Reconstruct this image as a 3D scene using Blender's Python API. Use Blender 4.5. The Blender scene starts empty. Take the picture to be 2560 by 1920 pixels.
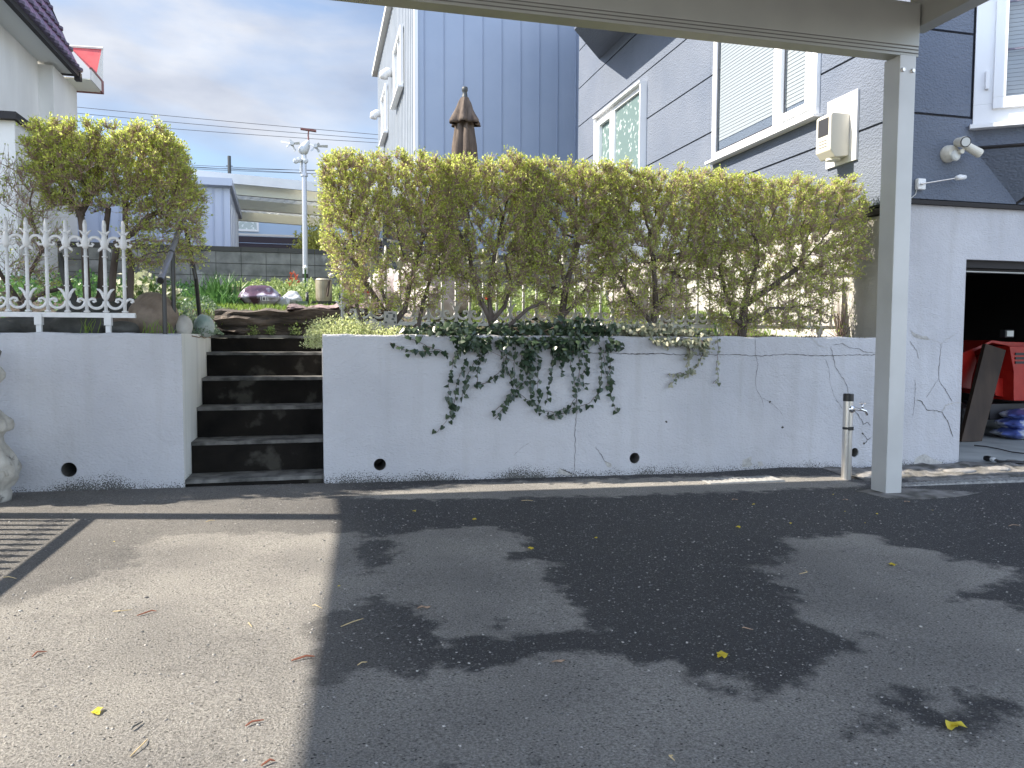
import bpy, bmesh, math, random
import numpy as np
from mathutils import Vector, Matrix
random.seed(7)
rng = np.random.default_rng(11)
sc = bpy.context.scene
COL = sc.collection
# ------------------------------------------------------------------ camera
# world axes: X runs along the retaining wall, Y away from the camera, Z up
FPX = 1925.0; CH = 1.1
YAW, PIT, ROL = -math.radians(14.1), math.radians(-3.33), math.radians(0.26)
cam_d = bpy.data.cameras.new('camera'); cam = bpy.data.objects.new('camera', cam_d); COL.objects.link(cam)
MC = Matrix.Rotation(YAW, 3, 'Z') @ Matrix.Rotation(math.pi/2+PIT, 3, 'X') @ Matrix.Rotation(ROL, 3, 'Z')
cam.matrix_world = Matrix.Translation((0, 0, CH)) @ MC.to_4x4()
cam_d.sensor_fit = 'HORIZONTAL'; cam_d.sensor_width = 36.0; cam_d.lens = 36.0*FPX/2560.0
cam_d.clip_start = 0.05; cam_d.clip_end = 2000
sc.camera = cam
# ------------------------------------------------------------------ light
SR, SP = 1.10, 0.21           # metres a shadow moves along +X and -Y per metre of height
SEL = math.atan(1/math.hypot(SR, SP))
sdir = Vector((-SR, SP, 1)).normalized()        # towards the sun
SAZ = math.atan2(sdir.x, sdir.y)                # clockwise from +Y
w = bpy.data.worlds.new("World"); sc.world = w; w.use_nodes = True
nt = w.node_tree; nt.nodes.clear()
def N(t, ty, **k):
    n = t.nodes.new(ty)
    for a, b in k.items():
        if a.startswith('i_'): n.inputs[a[2:].replace('_', ' ')].default_value = b
        else: setattr(n, a, b)
    return n
sky = N(nt, 'ShaderNodeTexSky', sky_type='NISHITA'); sky.sun_disc = False
sky.sun_elevation = SEL; sky.sun_rotation = SAZ; sky.altitude = 50; sky.air_density = 1.0; sky.dust_density = 0.8; sky.ozone_density = 2.0
tc = N(nt, 'ShaderNodeTexCoord')
mp = N(nt, 'ShaderNodeMapping'); mp.inputs['Scale'].default_value = (1.0, 1.0, 2.6); mp.inputs['Location'].default_value = (0.35, 1.9, 0.32)
n1 = N(nt, 'ShaderNodeTexNoise'); n1.inputs['Scale'].default_value = 2.1; n1.inputs['Detail'].default_value = 9; n1.inputs['Roughness'].default_value = 0.52; n1.inputs['Distortion'].default_value = 0.35
cr = N(nt, 'ShaderNodeValToRGB'); cr.color_ramp.elements[0].position = 0.40; cr.color_ramp.elements[1].position = 0.60
n2 = N(nt, 'ShaderNodeTexNoise'); n2.inputs['Scale'].default_value = 3.4; n2.inputs['Detail'].default_value = 7
cr2 = N(nt, 'ShaderNodeValToRGB'); cr2.color_ramp.elements[0].position = 0.3; cr2.color_ramp.elements[1].position = 0.7
cr2.color_ramp.elements[0].color = (2.0, 2.3, 3.0, 1); cr2.color_ramp.elements[1].color = (4.9, 5.05, 5.35, 1)
mx = N(nt, 'ShaderNodeMixRGB'); bg = N(nt, 'ShaderNodeBackground'); ow = N(nt, 'ShaderNodeOutputWorld')
L = nt.links.new
L(tc.outputs['Generated'], mp.inputs['Vector']); L(mp.outputs[0], n1.inputs['Vector']); L(mp.outputs[0], n2.inputs['Vector'])
L(n1.outputs['Fac'], cr.inputs[0]); L(n2.outputs['Fac'], cr2.inputs[0])
L(cr.outputs[0], mx.inputs[0]); L(sky.outputs[0], mx.inputs[1]); L(cr2.outputs[0], mx.inputs[2])
# unseen sky behind the viewer scaled brighter, added as fill for shaded faces
sxw = N(nt, 'ShaderNodeSeparateXYZ'); L(tc.outputs['Generated'], sxw.inputs[0])
mrw = N(nt, 'ShaderNodeMapRange'); mrw.interpolation_type = 'SMOOTHSTEP'; mrw.inputs['From Min'].default_value = 0.35; mrw.inputs['From Max'].default_value = -0.45; mrw.inputs['To Min'].default_value = 1.0; mrw.inputs['To Max'].default_value = 2.7
L(sxw.outputs[1], mrw.inputs[0]); vm = N(nt, 'ShaderNodeVectorMath', operation='SCALE'); L(mx.outputs[0], vm.inputs[0]); L(mrw.outputs[0], vm.inputs['Scale'])
L(vm.outputs[0], bg.inputs[0]); L(bg.outputs[0], ow.inputs[0])
bg.inputs['Strength'].default_value = 0.07
sd = bpy.data.lights.new('sun', 'SUN'); sun = bpy.data.objects.new('sun', sd); COL.objects.link(sun)
sd.energy = 3.95; sd.angle = math.radians(0.5); sd.color = (1.0, 0.91, 0.78)
sun.rotation_euler = sdir.to_track_quat('Z', 'Y').to_euler(); sun.location = (-20, 10, 30)
sc.view_settings.view_transform = 'Standard'; sc.view_settings.look = 'None'; sc.view_settings.gamma = 1
sc.view_settings.exposure = 1.62
# ------------------------------------------------------------------ measuring helpers (source pixels of the photo -> world)
def ray(u, v): return MC @ Vector(((u-1280)/FPX, -(v-960)/FPX, -1.0))
def PX(u, v, x): r = ray(u, v); return Vector((0, 0, CH)) + r*(x/r.x)
def PY(u, v, y): r = ray(u, v); return Vector((0, 0, CH)) + r*(y/r.y)
def PZ(u, v, z): r = ray(u, v); return Vector((0, 0, CH)) + r*((z-CH)/r.z)
def zg(x, y=0): return -0.0125*x
def PG(u, v):
    z = 0
    for i in range(5): p = PZ(u, v, z); z = zg(p.x)
    return p
def sm(t): t = max(0.0, min(1.0, t)); return t*t*(3-2*t)
# ------------------------------------------------------------------ materials
MATS = {}
def pm(name, c1, c2=None, scale=8, rough=0.7, bump=0.0, bscale=40, bdist=0.01, metal=0.0, stretch=(1, 1, 1), detail=6, trans=0.0, spec=0.5, lo=0.35, hi=0.65, island=False, speck=None, coord='Object'):
    if name in MATS: return MATS[name]
    m = bpy.data.materials.new(name); m.use_nodes = True; t = m.node_tree; bs = t.nodes['Principled BSDF']; out = t.nodes['Material Output']
    bs.inputs['Roughness'].default_value = rough; bs.inputs['Metallic'].default_value = metal
    bs.inputs['Specular IOR Level'].default_value = spec
    tc = N(t, 'ShaderNodeTexCoord'); mp = N(t, 'ShaderNodeMapping'); mp.inputs['Scale'].default_value = stretch
    t.links.new(tc.outputs[coord], mp.inputs[0])
    col = None
    if c2 is None: bs.inputs['Base Color'].default_value = (*c1, 1)
    else:
        mix = N(t, 'ShaderNodeMixRGB'); mix.inputs[1].default_value = (*c1, 1); mix.inputs[2].default_value = (*c2, 1)
        if island:
            g = N(t, 'ShaderNodeNewGeometry'); t.links.new(g.outputs['Random Per Island'], mix.inputs[0])
        else:
            nz = N(t, 'ShaderNodeTexNoise'); nz.inputs['Scale'].default_value = scale; nz.inputs['Detail'].default_value = detail
            rp = N(t, 'ShaderNodeValToRGB'); rp.color_ramp.elements[0].position = lo; rp.color_ramp.elements[1].position = hi
            t.links.new(mp.outputs[0], nz.inputs['Vector']); t.links.new(nz.outputs['Fac'], rp.inputs[0]); t.links.new(rp.outputs[0], mix.inputs[0])
        col = mix.outputs[0]
        if speck:
            sc_, thr, sccol = speck
            n3 = N(t, 'ShaderNodeTexNoise'); n3.inputs['Scale'].default_value = sc_; n3.inputs['Detail'].default_value = 5
            r3 = N(t, 'ShaderNodeValToRGB'); r3.color_ramp.elements[0].position = thr; r3.color_ramp.elements[1].position = thr+0.06
            m3 = N(t, 'ShaderNodeMixRGB'); m3.inputs[2].default_value = (*sccol, 1)
            t.links.new(mp.outputs[0], n3.inputs['Vector']); t.links.new(n3.outputs['Fac'], r3.inputs[0]); t.links.new(r3.outputs[0], m3.inputs[0]); t.links.new(col, m3.inputs[1]); col = m3.outputs[0]
        t.links.new(col, bs.inputs['Base Color'])
    if bump > 0:
        nb = N(t, 'ShaderNodeTexNoise'); nb.inputs['Scale'].default_value = bscale; nb.inputs['Detail'].default_value = 4
        b = N(t, 'ShaderNodeBump'); b.inputs['Strength'].default_value = bump; b.inputs['Distance'].default_value = bdist
        t.links.new(mp.outputs[0], nb.inputs['Vector']); t.links.new(nb.outputs['Fac'], b.inputs['Height']); t.links.new(b.outputs[0], bs.inputs['Normal'])
    if trans > 0:
        tr = N(t, 'ShaderNodeBsdfTranslucent'); ms = N(t, 'ShaderNodeMixShader'); ms.inputs[0].default_value = trans
        if col: t.links.new(col, tr.inputs[0])
        else: tr.inputs[0].default_value = (*c1, 1)
        t.links.new(bs.outputs[0], ms.inputs[1]); t.links.new(tr.outputs[0], ms.inputs[2]); t.links.new(ms.outputs[0], out.inputs['Surface'])
    MATS[name] = m; return m

def mat_stucco(name, c1, c2, bstr=0.6, mossy=False, bscale=55, stretch=(1, 1, 1.7), dist=0.006, streak=0.0):
    m = bpy.data.materials.new(name); m.use_nodes = True; t = m.node_tree; l = t.links.new; bs = t.nodes['Principled BSDF']
    bs.inputs['Roughness'].default_value = 0.85; bs.inputs['Specular IOR Level'].default_value = 0.25
    g = N(t, 'ShaderNodeNewGeometry'); mp = N(t, 'ShaderNodeMapping'); mp.inputs['Scale'].default_value = stretch; l(g.outputs['Position'], mp.inputs[0])
    n = N(t, 'ShaderNodeTexNoise'); n.inputs['Scale'].default_value = 1.6; n.inputs['Detail'].default_value = 7; l(g.outputs['Position'], n.inputs[0])
    r = N(t, 'ShaderNodeValToRGB'); r.color_ramp.elements[0].position = 0.3; r.color_ramp.elements[1].position = 0.7; l(n.outputs[0], r.inputs[0])
    mx = N(t, 'ShaderNodeMixRGB'); mx.inputs[1].default_value = (*c1, 1); mx.inputs[2].default_value = (*c2, 1); l(r.outputs[0], mx.inputs[0]); col = mx.outputs[0]
    # broken ridged plaster: voronoi + noise
    v = N(t, 'ShaderNodeTexVoronoi'); v.feature = 'SMOOTH_F1'; v.inputs['Scale'].default_value = bscale; l(mp.outputs[0], v.inputs['Vector'])
    n2 = N(t, 'ShaderNodeTexNoise'); n2.inputs['Scale'].default_value = bscale*0.55; n2.inputs['Detail'].default_value = 5; n2.inputs['Distortion'].default_value = 0.8; l(mp.outputs[0], n2.inputs[0])
    ad = N(t, 'ShaderNodeMath', operation='ADD'); l(v.outputs['Distance'], ad.inputs[0]); l(n2.outputs[0], ad.inputs[1])
    nl = N(t, 'ShaderNodeTexNoise'); nl.inputs['Scale'].default_value = 5; nl.inputs['Detail'].default_value = 3; nl.inputs['Distortion'].default_value = 1.2; l(g.outputs['Position'], nl.inputs[0])
    ad0 = ad; ad = N(t, 'ShaderNodeMath', operation='MULTIPLY_ADD'); ad.inputs[1].default_value = 3.0 if mossy else 0.5; l(nl.outputs[0], ad.inputs[0]); l(ad0.outputs[0], ad.inputs[2])
    b = N(t, 'ShaderNodeBump'); b.inputs['Strength'].default_value = bstr; b.inputs['Distance'].default_value = dist; l(ad.outputs[0], b.inputs['Height']); l(b.outputs[0], bs.inputs['Normal'])
    sx = N(t, 'ShaderNodeSeparateXYZ'); l(g.outputs['Position'], sx.inputs[0])
    if streak > 0:      # rain streaks running down
        m4 = N(t, 'ShaderNodeMapping'); m4.inputs['Scale'].default_value = (7, 7, 0.5); l(g.outputs['Position'], m4.inputs[0])
        n4 = N(t, 'ShaderNodeTexNoise'); n4.inputs['Scale'].default_value = 1.3; n4.inputs['Detail'].default_value = 6; l(m4.outputs[0], n4.inputs[0])
        r4 = N(t, 'ShaderNodeValToRGB'); r4.color_ramp.elements[0].position = 0.5; r4.color_ramp.elements[1].position = 0.75; l(n4.outputs[0], r4.inputs[0])
        ml = N(t, 'ShaderNodeMath', operation='MULTIPLY'); ml.inputs[1].default_value = streak; l(r4.outputs[0], ml.inputs[0])
        m5 = N(t, 'ShaderNodeMixRGB'); m5.inputs[2].default_value = (0.33, 0.32, 0.30, 1); l(ml.outputs[0], m5.inputs[0]); l(col, m5.inputs[1]); col = m5.outputs[0]
    if mossy:           # algae specks thick at the foot of the wall
        n5 = N(t, 'ShaderNodeTexNoise'); n5.inputs['Scale'].default_value = 130; n5.inputs['Detail'].default_value = 6; l(g.outputs['Position'], n5.inputs[0])
        n6 = N(t, 'ShaderNodeTexNoise'); n6.inputs['Scale'].default_value = 2.2; n6.inputs['Detail'].default_value = 4; l(g.outputs['Position'], n6.inputs[0])
        # height above the sloping ground
        ma = N(t, 'ShaderNodeMath', operation='MULTIPLY_ADD'); ma.inputs[1].default_value = 0.0125; l(sx.outputs[0], ma.inputs[0]); l(sx.outputs[2], ma.inputs[2])
        mr = N(t, 'ShaderNodeMapRange'); mr.inputs['From Min'].default_value = 0.0; mr.inputs['From Max'].default_value = 0.17; mr.inputs['To Min'].default_value = 0.22; mr.inputs['To Max'].default_value = -0.22; l(ma.outputs[0], mr.inputs[0])
        a1 = N(t, 'ShaderNodeMath', operation='ADD'); l(n5.outputs[0], a1.inputs[0]); l(mr.outputs[0], a1.inputs[1])
        a2 = N(t, 'ShaderNodeMath', operation='MULTIPLY_ADD'); a2.inputs[1].default_value = 0.62; l(n6.outputs[0], a2.inputs[0]); l(a1.outputs[0], a2.inputs[2])
        r5 = N(t, 'ShaderNodeValToRGB'); r5.color_ramp.elements[0].position = 0.95; r5.color_ramp.elements[1].position = 1.12; l(a2.outputs[0], r5.inputs[0])
        m6 = N(t, 'ShaderNodeMixRGB'); m6.inputs[2].default_value = (0.10, 0.10, 0.095, 1); l(r5.outputs[0], m6.inputs[0]); l(col, m6.inputs[1]); col = m6.outputs[0]
    l(col, bs.inputs['Base Color']); MATS[name] = m; return m

M_wall = mat_stucco('white_stucco', (0.45, 0.455, 0.485), (0.535, 0.54, 0.57), 0.65, mossy=True, streak=0.24)
M_house = mat_stucco('grey_stucco', (0.122, 0.145, 0.190), (0.146, 0.168, 0.212), 0.65, bscale=45, dist=0.012, stretch=(1, 1, 1.5))
M_base = mat_stucco('basement_render', (0.40, 0.385, 0.36), (0.48, 0.465, 0.44), 0.35, bscale=60, streak=0.3)
M_cheek = mat_stucco('cheek_lit_render', (0.74, 0.74, 0.68), (0.82, 0.81, 0.76), 0.4, mossy=True, bscale=70, streak=0.25)  # stair side paler and warmer than the wall, bounced light in its colour
M_crack = pm('crack_dark', (0.07, 0.065, 0.06))
M_scar = pm('bare_mortar', (0.36, 0.35, 0.33), (0.5, 0.49, 0.47), 30, 0.9, 0.8, 60)
M_alu = pm('champagne_aluminium', (0.35, 0.35, 0.325), (0.385, 0.385, 0.355), 3, 0.42, metal=0.25, stretch=(1, 1, 1))
M_alu_post = pm('pale_aluminium', (0.47, 0.475, 0.47), (0.52, 0.525, 0.52), 3, 0.4, metal=0.15)
M_alu_dark = pm('groove_dark', (0.13, 0.125, 0.115))
M_roofsheet = pm('roof_sheet_underside', (0.30, 0.30, 0.28), rough=0.6)
M_steel = pm('brushed_steel', (0.62, 0.60, 0.57), (0.7, 0.68, 0.65), 20, 0.28, metal=0.85, stretch=(1, 1, .05))
M_chrome = pm('chrome', (0.8, 0.8, 0.82), rough=0.1, metal=1.0)
M_black = pm('black_plastic', (0.015, 0.015, 0.016), rough=0.35)
M_blackp = pm('black_paint', (0.02, 0.02, 0.022), rough=0.3)
M_railtop = pm('rail_grey_tube', (0.30, 0.30, 0.36), rough=0.25, metal=0.3)
M_iron = pm('white_cast_iron', (0.66, 0.66, 0.66), (0.74, 0.74, 0.74), 25, 0.5, 0.2, 80, 0.002)
M_white = pm('white_vinyl', (0.78, 0.79, 0.80), rough=0.4)
M_whitep = pm('white_paint', (0.72, 0.72, 0.71), (0.78, 0.78, 0.77), 4, 0.5)
M_cream = pm('cream_plastic', (0.66, 0.64, 0.56), rough=0.4)
M_seal = pm('window_gasket', (0.03, 0.03, 0.035), rough=0.5)
M_step = pm('wet_dark_step', (0.008, 0.0075, 0.007), (0.018, 0.016, 0.014), 3.5, 0.92, 0.7, 30, 0.01, spec=.12, speck=(3.6, 0.60, (0.055, 0.052, 0.045)))
M_tread = pm('step_tread', (0.05, 0.05, 0.047), (0.19, 0.185, 0.175), 9, 0.9, 0.6, 40, 0.008)
M_slate = pm('purple_slate', (0.17, 0.125, 0.125), (0.33, 0.24, 0.24), 5, 0.75, 0.8, 12, 0.03, stretch=(1, 1, 5))
M_slatedark = pm('dark_layered_rock', (0.035, 0.028, 0.024), (0.15, 0.12, 0.10), 4, 0.8, 1.0, 9, 0.04, stretch=(1, 1, 5))
M_rockb = pm('brown_rock', (0.16, 0.12, 0.09), (0.30, 0.24, 0.19), 7, 0.85, 0.9, 12, 0.03)
M_rockg = pm('dark_grey_rock', (0.05, 0.052, 0.05), (0.11, 0.11, 0.105), 5, 0.85, 0.9, 10, 0.03)
M_rockp = pm('pale_rock', (0.42, 0.40, 0.37), (0.58, 0.56, 0.53), 6, 0.85, 0.8, 14, 0.02)
M_rockgreen = pm('green_white_rock', (0.20, 0.30, 0.27), (0.55, 0.58, 0.56), 5, 0.8, 0.6, 14, 0.02)
M_rockpink = pm('pinkish_rock', (0.40, 0.34, 0.32), (0.58, 0.54, 0.52), 4, 0.85, 0.9, 8, 0.03)
M_bark = pm('grey_brown_bark', (0.085, 0.065, 0.055), (0.16, 0.13, 0.115), 14, 0.85, 0.8, 40, 0.01, stretch=(1, 1, .3))
M_twig = pm('reddish_twig', (0.24, 0.165, 0.14), (0.60, 0.46, 0.40), island=True, rough=0.7)
M_leaf = pm('fresh_hedge_leaf', (0.50, 0.60, 0.10), (0.88, 0.92, 0.33), island=True, rough=0.45, trans=0.58)
M_leafd = pm('deep_hedge_leaf', (0.30, 0.40, 0.08), (0.58, 0.68, 0.17), island=True, rough=0.45, trans=0.5)
M_ivy = pm('dark_ivy_leaf', (0.016, 0.034, 0.019), (0.055, 0.085, 0.048), island=True, rough=0.3, trans=0.1)
M_ivyv = pm('variegated_ivy_leaf', (0.10, 0.13, 0.075), (0.42, 0.41, 0.30), island=True, rough=0.45, trans=0.2)
M_ivystem = pm('ivy_stem', (0.07, 0.05, 0.04), (0.17, 0.11, 0.09), island=True)
M_grass = pm('lawn_blade', (0.13, 0.23, 0.035), (0.28, 0.40, 0.08), island=True, rough=0.5, trans=0.4)
M_sedum = pm('pale_sedum', (0.48, 0.55, 0.22), (0.78, 0.80, 0.45), island=True, rough=0.6, trans=0.3)
M_silver = pm('silver_green_leaf', (0.10, 0.17, 0.10), (0.24, 0.32, 0.22), island=True, rough=0.6, trans=0.25)
M_iris = pm('iris_leaf', (0.05, 0.13, 0.035), (0.12, 0.25, 0.07), island=True, rough=0.4, trans=0.35)
M_hell = pm('hellebore_leaf', (0.07, 0.14, 0.04), (0.20, 0.28, 0.09), island=True, rough=0.5, trans=0.3)
M_hellf = pm('hellebore_petal', (0.50, 0.55, 0.32), (0.72, 0.72, 0.58), island=True, rough=0.5, trans=0.3)
M_mixed = pm('ground_cover_leaf', (0.16, 0.24, 0.07), (0.42, 0.50, 0.20), island=True, rough=0.5, trans=0.35)
M_redleaf = pm('red_young_leaf', (0.45, 0.06, 0.03), (0.55, 0.16, 0.08), island=True, trans=0.3)
M_yellowbush = pm('golden_leaf', (0.30, 0.30, 0.05), (0.50, 0.48, 0.12), island=True, trans=0.3)
M_soil = pm('garden_earth', (0.035, 0.027, 0.02), (0.09, 0.07, 0.05), 12, 0.95, 1.0, 40, 0.02)
M_petal = pm('yellow_petal', (0.75, 0.58, 0.03), (0.85, 0.72, 0.10), 30, 0.5, trans=0.2)
M_dryleaf = pm('dry_leaf', (0.32, 0.22, 0.15), rough=0.8)
M_straw = pm('dry_straw', (0.42, 0.30, 0.14), (0.60, 0.48, 0.28), island=True)
M_redtwig = pm('red_brown_stick', (0.22, 0.07, 0.04), (0.30, 0.12, 0.07), 30)
M_block = pm('concrete_block', (0.13, 0.13, 0.115), (0.24, 0.235, 0.21), 5, 0.95, 0.5, 60, 0.004, speck=(3.0, 0.6, (0.30, 0.29, 0.27)))
M_joint = pm('block_joint', (0.07, 0.068, 0.06), rough=0.95)
M_bluemetal = pm('blue_grey_cladding', (0.30, 0.36, 0.465), (0.325, 0.385, 0.49), 1.5, 0.42)
M_whiteblue = pm('pale_ribbed_cladding', (0.27, 0.30, 0.335), (0.31, 0.34, 0.375), 2, 0.45)
M_shed = pm('pale_shed_panel', (0.50, 0.54, 0.64), rough=0.45)
M_creamroof = pm('cream_steel', (0.80, 0.79, 0.66), rough=0.5)
M_plast = pm('left_house_plaster', (0.62, 0.61, 0.58), (0.74, 0.73, 0.70), 1.2, 0.85, 0.2, 30, 0.004, stretch=(1, 1, .35))
M_soffit = pm('grey_soffit', (0.58, 0.59, 0.57), rough=0.8)
M_gutter = pm('dark_brown_gutter', (0.035, 0.033, 0.034), rough=0.7, spec=.2)
M_purple = pm('purple_roof_tile', (0.22, 0.10, 0.17), (0.13, 0.09, 0.15), 5, 0.3)
M_redroof = pm('red_sheet_roof', (0.50, 0.06, 0.07), (0.56, 0.10, 0.10), 3, 0.4)
M_redtrim = pm('red_brown_trim', (0.22, 0.09, 0.08), rough=0.6)
M_parasol = pm('brown_weathered_cloth', (0.070, 0.052, 0.042), (0.15, 0.115, 0.09), 9, 0.9, 0.5, 40, 0.004, stretch=(2, 2, .4))
M_patina = pm('dark_pole_metal', (0.05, 0.055, 0.055), rough=0.5)
M_pole = pm('galvanised_pole', (0.50, 0.52, 0.56), rough=0.35, metal=0.5)
M_plasticgrey = pm('grey_white_plastic', (0.55, 0.57, 0.58), rough=0.4)
M_tank = pm('worn_brass_tank', (0.30, 0.27, 0.20), (0.42, 0.38, 0.28), 6, 0.4, metal=0.4)
M_red = pm('red_enamel', (0.34, 0.009, 0.006), (0.42, 0.02, 0.012), 9, 0.4)
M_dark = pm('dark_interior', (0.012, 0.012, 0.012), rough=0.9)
M_board = pm('rusty_brown_board', (0.030, 0.018, 0.012), (0.06, 0.038, 0.025), 6, 0.7, stretch=(1, 1, .3))
M_bagblue = pm('blue_white_sack', (0.10, 0.14, 0.40), (0.55, 0.58, 0.62), 4, 0.25, 0.6, 18, 0.02, lo=.45, hi=.52)
M_bagplum = pm('plum_clear_sack', (0.10, 0.055, 0.085), (0.50, 0.48, 0.58), 5, 0.2, 0.6, 14, 0.02, lo=.47, hi=.60)
M_floor = pm('worn_concrete', (0.30, 0.32, 0.32), (0.42, 0.44, 0.43), 3, 0.8, 0.3, 40, 0.004)
M_kerb = pm('rough_mortar', (0.07, 0.068, 0.06), (0.22, 0.21, 0.20), 9, 0.95, 1.0, 22, 0.02)
M_kerbstone = pm('dull_bedded_stone', (0.16, 0.155, 0.15), (0.27, 0.26, 0.25), 9, 0.95, 0.8, 30, 0.01)
M_stone = pm('carved_cast_stone', (0.36, 0.34, 0.30), (0.56, 0.54, 0.49), 12, 0.9, 0.6, 50, 0.006, speck=(9, 0.60, (0.12, 0.11, 0.10)))
M_grate = pm('pale_iron_grate', (0.22, 0.22, 0.22), (0.36, 0.36, 0.35), 20, 0.7)
M_terra = pm('green_planter', (0.14, 0.20, 0.14), rough=0.7)
M_blind = pm('blind_slat', (0.33, 0.345, 0.36), rough=0.6)
M_room = pm('room_wall', (0.16, 0.16, 0.15), rough=0.9)
M_farblue = pm('far_blue_wall', (0.40, 0.52, 0.68), rough=0.6)
M_darkpurple = pm('dark_purple_fence', (0.055, 0.045, 0.065), rough=0.6)
M_ground = pm('far_earth', (0.14, 0.13, 0.10), (0.2, 0.19, 0.15), 2, 0.95)
M_lens = pm('frosted_lens', (0.60, 0.62, 0.60), rough=0.3)
M_wire = pm('black_wire', (0.03, 0.03, 0.035))
M_ink = pm('white_print', (0.8, 0.8, 0.8))

def mat_glass(name, tint, rough=0.02, opac=0.25, blot=False):
    m = bpy.data.materials.new(name); m.use_nodes = True; t = m.node_tree; l = t.links.new; t.nodes.remove(t.nodes['Principled BSDF']); out = t.nodes['Material Output']
    tr = N(t, 'ShaderNodeBsdfTransparent'); tr.inputs[0].default_value = (*tint, 1)
    gl = N(t, 'ShaderNodeBsdfGlossy'); gl.inputs['Roughness'].default_value = rough
    lw = N(t, 'ShaderNodeLayerWeight'); lw.inputs['Blend'].default_value = 0.5
    fr = N(t, 'ShaderNodeMath', operation='POWER'); fr.inputs[1].default_value = 4.0; l(lw.outputs['Facing'], fr.inputs[0])
    a = N(t, 'ShaderNodeMath', operation='MULTIPLY_ADD'); a.use_clamp = True; a.inputs[1].default_value = 0.75; a.inputs[2].default_value = 0.08; l(fr.outputs[0], a.inputs[0])
    ms = N(t, 'ShaderNodeMixShader'); l(a.outputs[0], ms.inputs[0]); l(tr.outputs[0], ms.inputs[1]); l(gl.outputs[0], ms.inputs[2])
    if blot:
        df = N(t, 'ShaderNodeBsdfDiffuse'); tc = N(t, 'ShaderNodeTexCoord'); n = N(t, 'ShaderNodeTexNoise'); n.inputs['Scale'].default_value = 13; n.inputs['Detail'].default_value = 1
        r = N(t, 'ShaderNodeValToRGB'); r.color_ramp.elements[0].position = .58; r.color_ramp.elements[1].position = .66
        r.color_ramp.elements[0].color = (0.14, 0.20, 0.19, 1); r.color_ramp.elements[1].color = (0.42, 0.48, 0.47, 1)
        l(tc.outputs['Object'], n.inputs[0]); l(n.outputs[0], r.inputs[0]); l(r.outputs[0], df.inputs[0])
        m2 = N(t, 'ShaderNodeMixShader'); m2.inputs[0].default_value = 0.18; l(df.outputs[0], m2.inputs[1]); l(gl.outputs[0], m2.inputs[2]); l(m2.outputs[0], out.inputs[0])
    else: l(ms.outputs[0], out.inputs[0])
    MATS[name] = m; return m
M_glass = mat_glass('window_glass', (0.90, 0.93, 0.94))
M_frost = mat_glass('patterned_glass', (0.6, 0.7, 0.7), 0.15, blot=True)
# ------------------------------------------------------------------ builders
OFF = {}
def tag(o, label=None, cat=None, group=None, kind=None):
    for k, v in (('label', label), ('category', cat), ('group', group), ('kind', kind)):
        if v is not None: o[k] = v
    return o
def empty(name, loc, label, cat, group=None):
    o = bpy.data.objects.new(name, None); COL.objects.link(o); o.location = loc; o.empty_display_size = 0.1
    OFF[o.name] = Vector(loc); return tag(o, label, cat, group)
def _link(name, me, parent, origin=None):
    o = bpy.data.objects.new(name, me); COL.objects.link(o)
    if parent is not None:
        off = OFF[parent.name]; o.parent = parent; OFF[o.name] = off; me.transform(Matrix.Translation(-off))
    else:
        if origin is None:
            n = len(me.vertices); co = np.empty(n*3); me.vertices.foreach_get('co', co); co = co.reshape(-1, 3)
            mn, mxx = co.min(0), co.max(0); origin = Vector(((mn[0]+mxx[0])/2, (mn[1]+mxx[1])/2, mn[2]))
        origin = Vector(origin); me.transform(Matrix.Translation(-origin)); o.location = origin; OFF[o.name] = origin
    return o
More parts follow.
